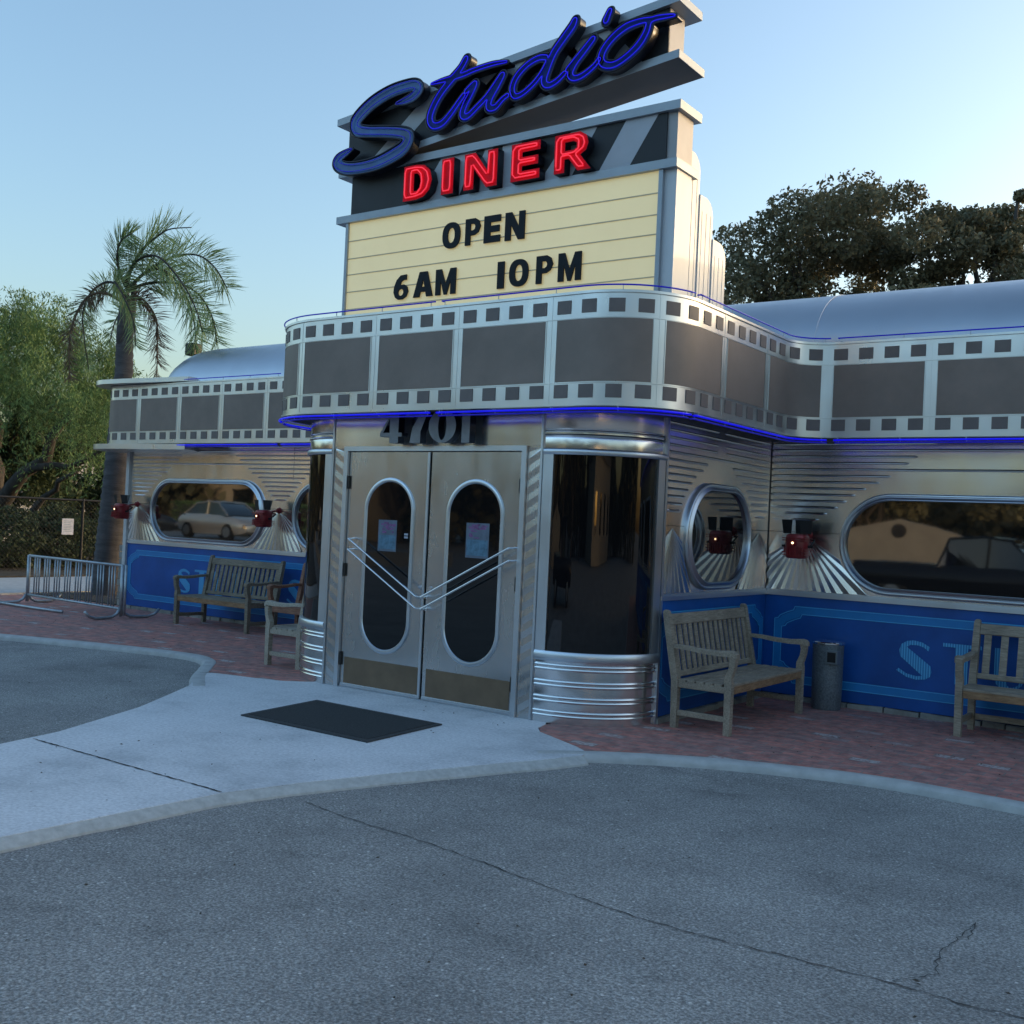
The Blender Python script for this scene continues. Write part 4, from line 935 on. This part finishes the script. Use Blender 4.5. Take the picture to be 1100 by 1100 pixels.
# bike rack
t=thing('bike_rack','galvanised steel tube bike rack standing on brick left of the diner','bike rack',(-14.40,9.12,0),R(-3))
hl=1.30
def arc(c,r,a0,a1,n=8): return [(c[0],c[1]+r*math.cos(R(a0+(a1-a0)*k/n)),c[2]+r*math.sin(R(a0+(a1-a0)*k/n))) for k in range(n+1)]
for s in (-1,1):
    mb=MB(); mb.tube([(s*hl,0,.03),(s*hl,0,.74)],.026,12); mb.build('end_post',M['galv'],t,smooth=True)
    mb=MB(); mb.tube([(s*(hl+.085),0,.05),(s*(hl+.085),0,.75)],.018,12) if s>0 else None
    for d in (-1,1):
        pts=[(s*hl,d*.02,.14),(s*hl,d*.06,.07),(s*hl,d*.13,.03),(s*hl,d*.26,.022),(s*hl,d*.40,.022),(s*hl,d*.50,.05),(s*hl,d*.57,.12)]
        mb.tube([(p[0]+.10*s*abs(p[1]),p[1],p[2]) for p in pts],.021,10)
    mb.build('foot',M['galv'],t,smooth=True)
for z in (.735,.135):
    mb=MB(); mb.tube([(-hl,0,z),(hl,0,z)],.019,12); mb.build('rail',M['galv'],t,smooth=True)
xx=[]
for g_ in range(8):
    for q in (-1,0,1): xx.append(-hl+.11+ (2*hl-.22)*(g_+.5)/8+q*.072)
for x in xx:
    mb=MB(); mb.tube([(x,0,.135),(x,0,.735)],.0105,8); mb.build('bar',M['galv'],t,smooth=True)
mb=MB(); mb.tube([(-hl-1.2,-.52,.025),(-.2,-.40,.025),(.35,-.33,.025)],.021,10); mb.build('ground_rail',M['galv'],t,smooth=True)
# ---------------------------------------------------------------- vegetation
def leaves(name,pts,size,mt,parent,asp=.45,droop=0,seed=1,npseed=None):
    """many small separate leaf faces at pts (n,3)"""
    rg=np.random.RandomState(seed); n=len(pts); pts=np.asarray(pts)
    a=rg.normal(size=(n,3)); 
    if droop: a[:,2]=-abs(a[:,2])*droop-droop*.6
    a/=np.linalg.norm(a,axis=1)[:,None]; b=np.cross(a,rg.normal(size=(n,3))); b/=np.linalg.norm(b,axis=1)[:,None]+1e-9
    L=size*rg.uniform(.6,1.3,(n,1)); W_=L*asp*.5
    v=np.stack([pts-a*L*.5, pts+b*W_, pts+a*L*.5, pts-b*W_],1).reshape(-1,3)
    me=bpy.data.meshes.new(name); me.vertices.add(4*n); me.vertices.foreach_set('co',v.ravel()); me.loops.add(4*n); me.loops.foreach_set('vertex_index',np.arange(4*n)); me.polygons.add(n); me.polygons.foreach_set('loop_start',np.arange(0,4*n,4)); me.polygons.foreach_set('loop_total',np.full(n,4)); me.update(calc_edges=True)
    return link(name,me,mt,parent)
def limb(mb,a,b,r0,r1,rg,n=6,wob=.08):
    a=Vector(a);b=Vector(b);L=(b-a).length; P_=[a.lerp(b,k/n)+Vector((rg.uniform(-1,1),rg.uniform(-1,1),rg.uniform(-1,1)))*wob*L*math.sin(math.pi*k/n)*.5 for k in range(n+1)]
    mb.tube(P_,[r0+(r1-r0)*k/n for k in range(n+1)],8); return P_
def tree(name,label,cat,x,y,h,rad,z0,nleaf,size,leaf,seed,group=None,trunk_r=.28,clumps=70,flat=1.0):
    rg=random.Random(seed); ng=np.random.RandomState(seed)
    t=thing(name,label,cat,(x,y,0),group=group); mb=MB(); fork=z0*.8
    limb(mb,(0,0,-.1),(0,0,fork),trunk_r,trunk_r*.7,rg,5,.05); cl=[]
    for k in range(clumps):
        a=rg.uniform(0,2*math.pi); q=rg.random()**.55; ph=rg.uniform(-.75,1)
        zz=z0+(h-z0)*(.5+.5*ph*(.75+.25*rg.random())); rr=rad*math.sqrt(max(.05,1-(ph*.92)**2))*q*rg.uniform(.8,1.12)
        cl.append((rr*math.cos(a),rr*math.sin(a)*flat,zz,rg.uniform(.4,1.0)*rad*.21))
    for k in range(9):
        c=cl[k*len(cl)//9]; b=(c[0]*.85,c[1]*.85,c[2]); P_=limb(mb,(0,0,fork*.97),b,trunk_r*.45,.035,rg,7,.18)
        for j in range(3): c2=cl[(k*7+j*5)%len(cl)]; 
    mb.build('trunk',M['bark'],t,smooth=True)
    per=nleaf//clumps; P_=[]
    for c in cl:
        d=ng.normal(size=(per,3)); d/=np.linalg.norm(d,axis=1)[:,None]; r=ng.uniform(.25,1.08,(per,1))**.6
        P_.append(np.array(c[:3])+d*r*c[3]*np.array([1.15,1.15,.8]))
    P_=np.vstack(P_); leaves('crown',P_,size,M[leaf],t,.5,0,seed); return t
G_='dark leafy trees behind the diner roof'
tree('broadleaf_tree','tallest dark leafy tree behind the roof, just right of the sign','tree',-8.2,23,9.35,3.2,3.0,60000,.12,'leaf_dark',11,G_,clumps=120)
tree('broadleaf_tree','dark leafy tree behind the roof at the right with two thin pointed tops','tree',-5.4,24.5,9.1,2.1,3.2,36000,.115,'leaf_dark',12,G_,clumps=120)
tree('broadleaf_tree','brownish leafy tree behind the roof at the right edge of the picture','tree',-3.2,25.5,8.5,2.9,3.0,40000,.12,'leaf_dark',52,G_,clumps=120)
tree('broadleaf_tree','lower dark tree close against the right side of the sign fins','tree',-11.0,25,7.6,2.3,3.0,30000,.13,'leaf_dark',14,G_,clumps=60)
tree('broadleaf_tree','distant green tree showing low between palm and rounded roof end','tree',-27.5,24,6.4,3.0,2.0,14000,.2,'leaf_hedge',15,None,clumps=50)
# pepper tree: drooping feathery strands
t=thing('pepper_tree','feathery drooping green pepper tree leaning over the fence at the left','tree',(-27.0,14.6,0)); rg=random.Random(5); ng=np.random.RandomState(5)
mb=MB(); P1=limb(mb,(0,0,-.1),(1.0,-.3,1.4),.34,.26,rg,5,.06); P2=limb(mb,P1[-1],(3.4,.2,4.0),.22,.07,rg,8,.12); P3=limb(mb,P1[-1],(-1.6,.6,5.2),.22,.07,rg,8,.14); limb(mb,P1[-1],(.6,-.8,5.8),.2,.06,rg,8,.14); limb(mb,P2[3],(4.6,.4,2.9),.11,.03,rg,6,.12); limb(mb,P3[3],(-3.6,.2,4.2),.12,.04,rg,6,.15); limb(mb,P1[2],(4.2,-.2,2.3),.13,.04,rg,7,.16)
mb.build('trunk',M['bark'],t,smooth=True); pts=[]
for k in range(560):
    a=rg.uniform(0,2*math.pi); q=rg.random()**.5; X=.3+4.9*q*math.cos(a); Y=2.6*q*math.sin(a); top=3.4+3.45*math.sqrt(max(0,1-q*q*.93))*rg.uniform(.72,1.04)
    if X>3.2: top=min(top,5.3-(X-3.2)*.9)
    L=rg.uniform(.8,2.6); n=int(L*100); s=np.linspace(0,1,n); cx=rg.uniform(-.35,.35); cy=rg.uniform(-.35,.35)
    px=X+cx*np.sqrt(s)*L*.5+ng.normal(0,.085,n); py=Y+cy*np.sqrt(s)*L*.5+ng.normal(0,.085,n); pz=top+.15*np.sin(s*3.1)-L*s**1.3+ng.normal(0,.05,n)
    pts.append(np.stack([px,py,pz],1))
pts=np.vstack(pts); pts=pts[pts[:,2]>.6]; leaves('crown',pts,.12,M['leaf_green'],t,.20,.9,5)
tree('broadleaf_tree','shadowy bushy tree low behind the pepper tree at the far left','tree',-30.5,16.0,5.2,3.6,.3,34000,.16,'leaf_hedge',17,None,clumps=90)
tree('broadleaf_tree','dark bushy tree between the pepper tree and the palm trunk','tree',-31.5,20.5,5.4,3.0,.3,26000,.17,'leaf_hedge',18,None,clumps=70)
# hedge bushes along the fence
HG='dark bushes growing along the chain link fence'
for k,(x,y,r,lab) in enumerate(((-23.3,11.2,1.0,'dark bush at the far left edge behind the fence line'),(-23.2,12.9,1.0,'dark bush second from the left edge, left of the paper notice'),(-23.3,14.4,.85,'dark bush directly under the white paper notice'),(-23.2,16.0,.9,'dark bush just left of the palm trunk'),(-22.6,18.2,.9,'dark bush right of the palm trunk by the stone quoins'))):
    b=thing('bush',lab,'bush',(x,y,0),group=HG); mb=MB(); rg=random.Random(60+k)
    for j in range(7): limb(mb,(rg.uniform(-.2,.2),rg.uniform(-.2,.2),0),(rg.uniform(-.6,.6),rg.uniform(-.6,.6),1.0),.025,.01,rg,4,.15)
    mb.build('stem',M['bark'],b); ng=np.random.RandomState(80+k); n=9000
    d=ng.normal(size=(n,3)); d/=np.linalg.norm(d,axis=1)[:,None]; rr=ng.uniform(.3,1,(n,1))**.4; lump=1+.16*np.sin(d[:,:1]*7+k)+.13*np.sin(d[:,2:3]*9+k*2)
    pp=d*rr*lump*np.array([r*.9,r*1.05,.70])+np.array([0,0,.74]); pp=pp[pp[:,2]>.04]; leaves('foliage',pp,.10,M['leaf_hedge'],b,.55,0,90+k)
# palm tree
t=thing('palm_tree','windblown queen palm with ringed grey trunk at the left corner of the diner','palm tree',(-16.62,11.2,0))
def W2(p,dy=0): return (p[0]+16.62,dy,p[1])
mb=MB(); tp=[(-16.62,-.1,.26),(-16.66,.5,.235),(-16.60,1.5,.205),(-16.55,2.5,.18),(-16.50,3.5,.155),(-16.46,3.9,.15),(-16.48,4.4,.145),(-16.50,4.75,.13),(-16.50,5.05,.11),(-16.48,5.3,.09)]
rings=[]
dz=[]
for i in range(len(tp)-1):
    a=tp[i];b=tp[i+1]; n=max(2,int((b[1]-a[1])/.07))
    for k in range(n):
        q=k/n; dz.append((a[0]+(b[0]-a[0])*q,a[1]+(b[1]-a[1])*q,(a[2]+(b[2]-a[2])*q)*(1+.045*((len(dz)%2)*2-1))))
mb.tube([(p[0]+16.62,0,p[1]) for p in dz],[p[2] for p in dz],18); mb.build('trunk',M['palm_bark'],t,angle=60)
mb=MB()
for k,(a,x1,z1,x2,z2) in enumerate(((.0,.10,4.15,.36,4.72),(.4,-.16,4.5,-.16,5.22),(-.3,.12,4.6,.22,5.15),(.3,.10,4.9,.17,5.45))):
    mb.tube([(x1*.7+.07,a*.2,z1-.25),(x1+.04,a*.3,z1),((x1+x2)/2+.04,a*.35,(z1+z2)/2),(x2,a*.4,z2)],[.09,.085,.06,.035],8)
mb.build('frond_boot',M['palm_bark'],t,smooth=True)
FR_=[('top',[(-16.504,5.306),(-16.383,5.755),(-16.038,6.098),(-15.57,6.306),(-15.221,6.381),(-14.617,6.334)],0,.62,'leaf_palm',.62),
('l1',[(-16.55,5.25),(-16.64,5.42),(-16.937,5.481),(-17.317,5.299),(-17.50,4.918),(-17.42,4.435),(-17.2,3.75)],-.25,.42,'leaf_palm',1),
('l2',[(-16.6,5.2),(-16.80,5.33),(-17.056,5.335),(-17.371,5.146),(-17.653,4.89),(-17.82,4.45)],.5,.42,'leaf_palm',1),
('l3',[(-16.6,5.1),(-16.85,5.25),(-17.1,5.1),(-17.25,4.6),(-17.28,4.1),(-17.2,3.5)],-.6,.34,'leaf_dead',1),
('r1',[(-16.45,5.35),(-16.364,5.523),(-15.89,5.80),(-15.174,5.778),(-14.451,5.269),(-13.972,4.729),(-13.72,4.25)],-.3,.58,'leaf_palm',1),
('r2',[(-16.45,5.3),(-16.3,5.45),(-15.99,5.507),(-15.441,5.435),(-14.953,5.169),(-14.576,4.703),(-14.436,4.25)],.5,.52,'leaf_palm',1),
('r3',[(-16.45,5.2),(-16.3,5.33),(-16.037,5.322),(-15.525,4.996),(-15.134,4.523),(-15.0,4.0)],-.7,.46,'leaf_palm',1),
('r4',[(-16.45,5.1),(-16.3,5.2),(-16.017,5.074),(-15.682,4.71),(-15.613,4.22),(-15.577,3.5)],.1,.40,'leaf_dead',1),
('r5',[(-16.45,5.4),(-16.35,5.7),(-16.144,5.95),(-15.794,6.10),(-15.318,6.05),(-14.84,5.75),(-14.5,5.35)],.7,.60,'leaf_palm',1),
('r6',[(-16.45,5.3),(-16.2,5.62),(-15.8,5.72),(-15.35,5.45),(-15.0,5.0),(-14.8,4.5),(-14.75,4.1)],.3,.50,'leaf_palm',1),
('u1',[(-16.46,5.35),(-16.36,5.62),(-16.15,5.92),(-15.9,6.12),(-15.6,6.2)],-.5,.52,'leaf_palm',1)]
for nm,pts,dy,LL,lf,cover in FR_:
    rg=random.Random(hash(nm)%1000 if False else sum(map(ord,nm))); D=densify([(-16.48+(p[0]+16.48)*.9,5.25+(p[1]-5.25)*.88,1) for p in pts],9); n=len(D); path_=[Vector((D[i][0]+16.62,dy*math.sin(min(1,i/n*1.4)*1.5),D[i][1])) for i in range(n)]
    mb=MB(); mb.tube(path_,[.028*(1-.85*i/n)+.003 for i in range(n)],6); rach=mb.build('frond',M['leaf_dead' if lf=='leaf_dead' else 'bark'],t,smooth=True)
    lv=MB(); i0=int(n*.16)
    cnt=350
    for k in range(cnt):
        s=rg.random(); 
        if s>cover: 
            if rg.random()>.12: continue
        ii=i0+s*(n-1-i0); i=min(n-2,int(ii)); p=path_[i].lerp(path_[i+1],ii-i); tg=(path_[i+1]-path_[i]).normalized()
        side=rg.choice((-1,1)); yv=Vector((0,1,0)); nv=tg.cross(yv).normalized()
        out=(yv*rg.uniform(-.6,.6)+nv*side*rg.uniform(.6,1)+tg*rg.uniform(.35,.8)+Vector((.22,0,0))).normalized()
        L=LL*1.18*rg.uniform(.7,1.1)*(.55+.45*math.sin(math.pi*min(1,.15+s*.85))); g1=p+out*L*.5+Vector((.03,0,-.02)); g2=p+out*L*.86+Vector((.08,0,-.12*L)); wv_=out.cross(Vector((rg.uniform(-1,1),rg.uniform(-1,1),.3))).normalized()*.0062
        lv.add([p-wv_*.5,p+wv_*.5,g1+wv_,g1-wv_,g2],[(0,1,2,3),(3,2,4)])
    lv.build('leaflets',M[lf],rach)
# chain link fence with top rail and paper notice
t=thing('chain_link_fence','dark chain link fence with a top rail running behind the bike rack','fence',(-22.1,14.5,0))
mb=MB(); ya,yb=-6.5,12
mb.tube([(0,ya,1.64),(0,yb,1.64)],.024,8); mb.build('top_rail',M['spot_black'],t)
y=ya
while y<yb+.1:
    mb=MB(); mb.tube([(0,y,0),(0,y,1.68)],.03,8); mb.build('post',M['spot_black'],t); y+=3.08
mb=MB(); s=.075
k=ya-1.7
while k<yb:
    for d in (1,-1):
        y0,y1=k,k+1.6; 
        if y0>=ya and y1<=yb: mb.tube([(0,y0 if d>0 else y1,.04),(0,y1 if d>0 else y0,1.63)],.0028,3,caps=False)
    k+=s*1.3
mb.build('wire_mesh',M['spot_black'],t)
t=thing('paper_notice','white paper notice fixed to the fence above the bike rack','notice',(-22.06,13.78,.86)); mb=MB(); mb.box((0,-.14,0),(.006,.14,.36)); mb.build('sheet',M['paper'],t)
mb=MB()
for k in range(7): mb.box((.0061,-.10,.30-k*.038),(.0075,.10-(k%3)*.02,.308-k*.038))
mb.build('printed_lines',M['ink_blue'],t)
t=thing('house_wall','pale grey stucco outbuilding seen through the fence under hanging branches','outbuilding',(-36,22,0)); mb=MB(); mb.box((-3,-5,0),(0,8,3.2)); mb.build('wall',mat('pale grey stucco',(.38,.40,.42),.8,0,.15,3,.3,40),t); mb=MB(); mb.box((-3.3,-5.3,3.2),(.3,8.3,3.36)); mb.build('roof',M['sign_under'],t)
# distant light pole
t=thing('floodlight_pole','thin distant pole with a square floodlight head above the rounded roof end','light pole',(-40,30.7,0)); mb=MB(); mb.tube([(0,0,0),(0,0,8.4)],[.09,.05],10); mb.build('pole',M['galv'],t); mb=MB(); mb.bbox((-.28,-.28,8.4),(.28,.28,8.95),.05); mb.build('floodlight',M['spot_black'],t)
# ---------------------------------------------------------------- across the parking lot, seen mirrored in steel and glass
def car(label,x,y,rz,paint,kind='sedan'):
    t=thing('parked_car',label,'car',(x,y,ZA),rz); hw=.88
    if kind=='sedan':
        body=[(-2.28,.45,.70,.62),(-2.22,.32,.86,.78),(-1.7,.22,.98,.86),(-.9,.20,.97,.88),(0,.20,.95,.88),(.9,.20,.93,.88),(1.5,.22,.88,.87),(2.05,.26,.76,.80),(2.28,.36,.60,.62)]
        cab=[(-1.75,.97,.74),(-1.15,1.36,.60),(-.3,1.46,.60),(.35,1.40,.60),(1.15,.94,.74)]; wheels=(-1.35,1.38); wr=.31
    else:
        body=[(-2.75,.55,.95,.80),(-2.7,.45,1.12,.90),(-1.0,.40,1.14,.95),(0,.38,1.12,.95),(1.2,.38,1.12,.95),(2.2,.40,1.08,.93),(2.65,.45,.98,.86),(2.72,.55,.80,.75)]
        cab=[(-.75,1.12,.84),(-.55,1.72,.70),(.3,1.80,.70),(.75,1.74,.70),(1.35,1.12,.84)]; wheels=(-1.75,1.75); wr=.38
    mb=MB(); rings=[]
    for X,z0,z1,w_ in body:
        rings.append([(X,-w_*.9,z0),(X,-w_,z0+(z1-z0)*.35),(X,-w_*.98,z0+(z1-z0)*.75),(X,-w_*.86,z1),(X,0,z1+.02),(X,w_*.86,z1),(X,w_*.98,z0+(z1-z0)*.75),(X,w_,z0+(z1-z0)*.35),(X,w_*.9,z0)])
    mb.loft(rings,0,True,True); mb.build('body',paint,t,angle=50)
    mb=MB(); b0=cab[0];b1=cab[-1]; rings=[]
    for X,z,w_ in cab: rings.append([(X,-w_*1.10,.90 if kind=='sedan' else 1.1),(X,-w_,z),(X,0,z+.025),(X,w_,z),(X,w_*1.10,.90 if kind=='sedan' else 1.1)])
    mb.loft(rings,0,True,True); mb.build('cabin_glass',M['car_glass'],t,angle=50)
    mb=MB(); zb=cab[1][1]
    rr=[[(X,-w_*1.0,z+.006),(X,0,z+.035),(X,w_*1.0,z+.006)] for X,z,w_ in cab[1:4]]; mb.loft(rr,0,False)
    for s in (-1,1):
        for i in range(len(cab)-1):
            a=cab[i];b=cab[i+1]; mb.tube([(a[0],s*a[2]*1.01,a[1]+.004),(b[0],s*b[2]*1.01,b[1]+.004)],.028,6)
        mb.tube([(cab[2][0],s*cab[2][2]*1.01,cab[2][1]),(cab[2][0]-.02,s*cab[2][2]*1.12,.93)],.03,6)
    mb.build('roof',paint,t,angle=50)
    for X in wheels:
        for s in (-1,1):
            mb=MB(); mb.tube([(X,s*(hw-.18),wr),(X,s*(hw+.03),wr)],wr,24); wl=mb.build('wheel',M['tyre'],t,angle=40)
            mb=MB(); mb.tube([(X,s*(hw+.025),wr),(X,s*(hw+.045),wr)],wr*.62,16); mb.build('rim',M['galv'],wl)
    xe=body[-1][0]-.10
    for s in (-1,1):
        mb=MB(); mb.bbox((xe-.12,s*.58-.14,body[-1][1]+.12),(xe+.06,s*.58+.14,body[-1][1]+.26),.02); mb.build('headlight',M['chrome'],t)
        mb=MB(); mb.bbox((body[0][0]-.03,s*.58-.12,.72),(body[0][0]+.12,s*.58+.12,.86),.02); mb.build('taillight',M['spot_red'],t)
    return t
p_s=mat('silver car paint',(.70,.68,.62),.28,.6,.04); p_d=mat('black truck paint',(.012,.013,.016),.2,.2,.1); p_g=mat('dark grey car paint',(.06,.065,.07),.25,.4,.05)
car('silver sedan across the lot, mirrored in the left oval window',-33.6,-7.6,R(6),p_s).location.z=.42
car('dark grey car behind the silver sedan, mirrored at the left of the oval window',-36.2,-4.4,R(-60),p_g).location.z=.42
car('black pickup truck across the lot, mirrored low in the right oval window',-5.6,-6.2,R(2),p_d,'truck')
t=thing('monument_sign','beige stone entrance sign with a peaked top, mirrored in the right oval window','sign',(-12.9,-25.5,0),R(180))
t.scale=(.85,.85,.9); mb=MB()
mb.prism([(-3.4,0),(3.4,0),(3.4,1.9),(2.2,2.3),(0,2.75),(-2.2,2.3),(-3.4,1.9)],lambda u,v,d:(u,d,v),-.3,.3); mb.build('slab',mat('beige stone slab',(.22,.205,.175),.8,0,.12,2),t)
mb=MB(); mb.tube([(0,-.31,2.2),(0,-.34,2.2)],.32,20); mb.build('emblem',M['spot_black'],t)
ORD=['first','second','third','fourth','fifth','sixth','seventh','eighth','ninth','tenth','eleventh','twelfth','thirteenth','fourteenth','fifteenth']
src=[tree('tall_tree','x','tree',0,0,12.5,5.2,1.5,11000,.55,'leaf_dark',200+k,'tall trees across the parking lot',.5,clumps=60) for k in range(2)]
for k in range(15):
    o=src[k] if k<2 else copy_tree(src[k%2])
    o.location=(-92+k*9.2+rnd.uniform(-1.5,1.5),-40+rnd.uniform(-3,3)+max(0,7-k)*2.6,0); o.rotation_euler.z=k*1.3; s_=rnd.uniform(.85,1.15); o.scale=(s_,s_,s_)
    o['label']=ORD[k]+' from the left in the far mirrored row of trees'
for k,(x,y,w_,h,lab) in enumerate(((-58,-33,20,6.5,'beige building across the lot at the far left, mirrored in steel'),(26,-30,22,5,'long beige building across the lot at the far right'))):
    t=thing('beige_building',lab,'building',(x,y,0)); mb=MB(); mb.box((-w_/2,-6,0),(w_/2,6,h)); mb.build('wall',mat('beige stucco',(.34,.30,.24),.8,0,.1,1),t)
    mb=MB(); mb.box((-w_/2-.3,-6.3,h),(w_/2+.3,6.3,h+.4)); mb.build('roof',M['sign_under'],t)
    for q in range(4):
        mb=MB(); xx_=-w_/2+w_*(q+.5)/4; mb.box((xx_-1,6,1.2),(xx_+1,6.03,3)); mb.build('window',M['glass'],t)

# made-up leaf ring, added to keep the golden horizon sky out of reflections
ng=np.random.RandomState(77); n=52000; an=np.radians(ng.uniform(-115,100,n)); rr=ng.uniform(56,66,n); top=7+2.2*np.sin(an*9)+1.5*np.sin(an*23+1)
zz=top*ng.uniform(0,1,n)**.8; o=leaves('horizon_leaf_screen',np.stack([np.sin(an)*rr-8,-np.cos(an)*rr,zz],1),.95,M['leaf_dark'],None,.6,0,78); tag(o,kind='stuff')
hd=thing('hedge','long clipped green hedge behind the silver sedan, mirrored in the left oval window','hedge',(-37,-12.5,.42),R(14)); ng=np.random.RandomState(79)
leaves('foliage',ng.uniform((-9,-.6,.02),(9,.6,1.5),(12000,3)),.16,M['leaf_green'],hd,.5,0,80)
mb=MB(); mb.box((-8.9,-.45,-.02),(8.9,.45,1.35)); mb.build('branch_core',M['bark'],hd)

# small dry leaves and grit blown over the paving
ng=np.random.RandomState(91); P_=[]
for x0,x1,y0,y1,z,n in ((-6.6,-4.9,1.5,7.0,.009,70),(-8.0,-.5,2.2,6.0,ZA+.008,150),(-4.0,2,7.4,9.9,.006,90),(-14,-8.6,7.6,9.9,.006,110),(-11,-7.2,3.5,6.4,ZA+.008,40)):
    P_.append(np.stack([ng.uniform(x0,x1,n),ng.uniform(y0,y1,n),np.full(n,z)],1))
P_=np.vstack(P_); n=len(P_); an=ng.uniform(0,6.28,n); L=ng.uniform(.004,.013,n); a=np.stack([np.cos(an)*L,np.sin(an)*L,ng.uniform(-.002,.003,n)],1); b=np.stack([-np.sin(an)*L*.4,np.cos(an)*L*.4,ng.uniform(0,.003,n)],1)
mb=MB()
for p,u,v in zip(P_,a,b): mb.add([p-u,p-v,p+u,p+v+np.array([0,0,.002])],[(0,1,2,3)])
tag(mb.build('leaf_litter',mat('dry leaf litter',(.07,.055,.04),.9,0,.5,30)),kind='stuff')
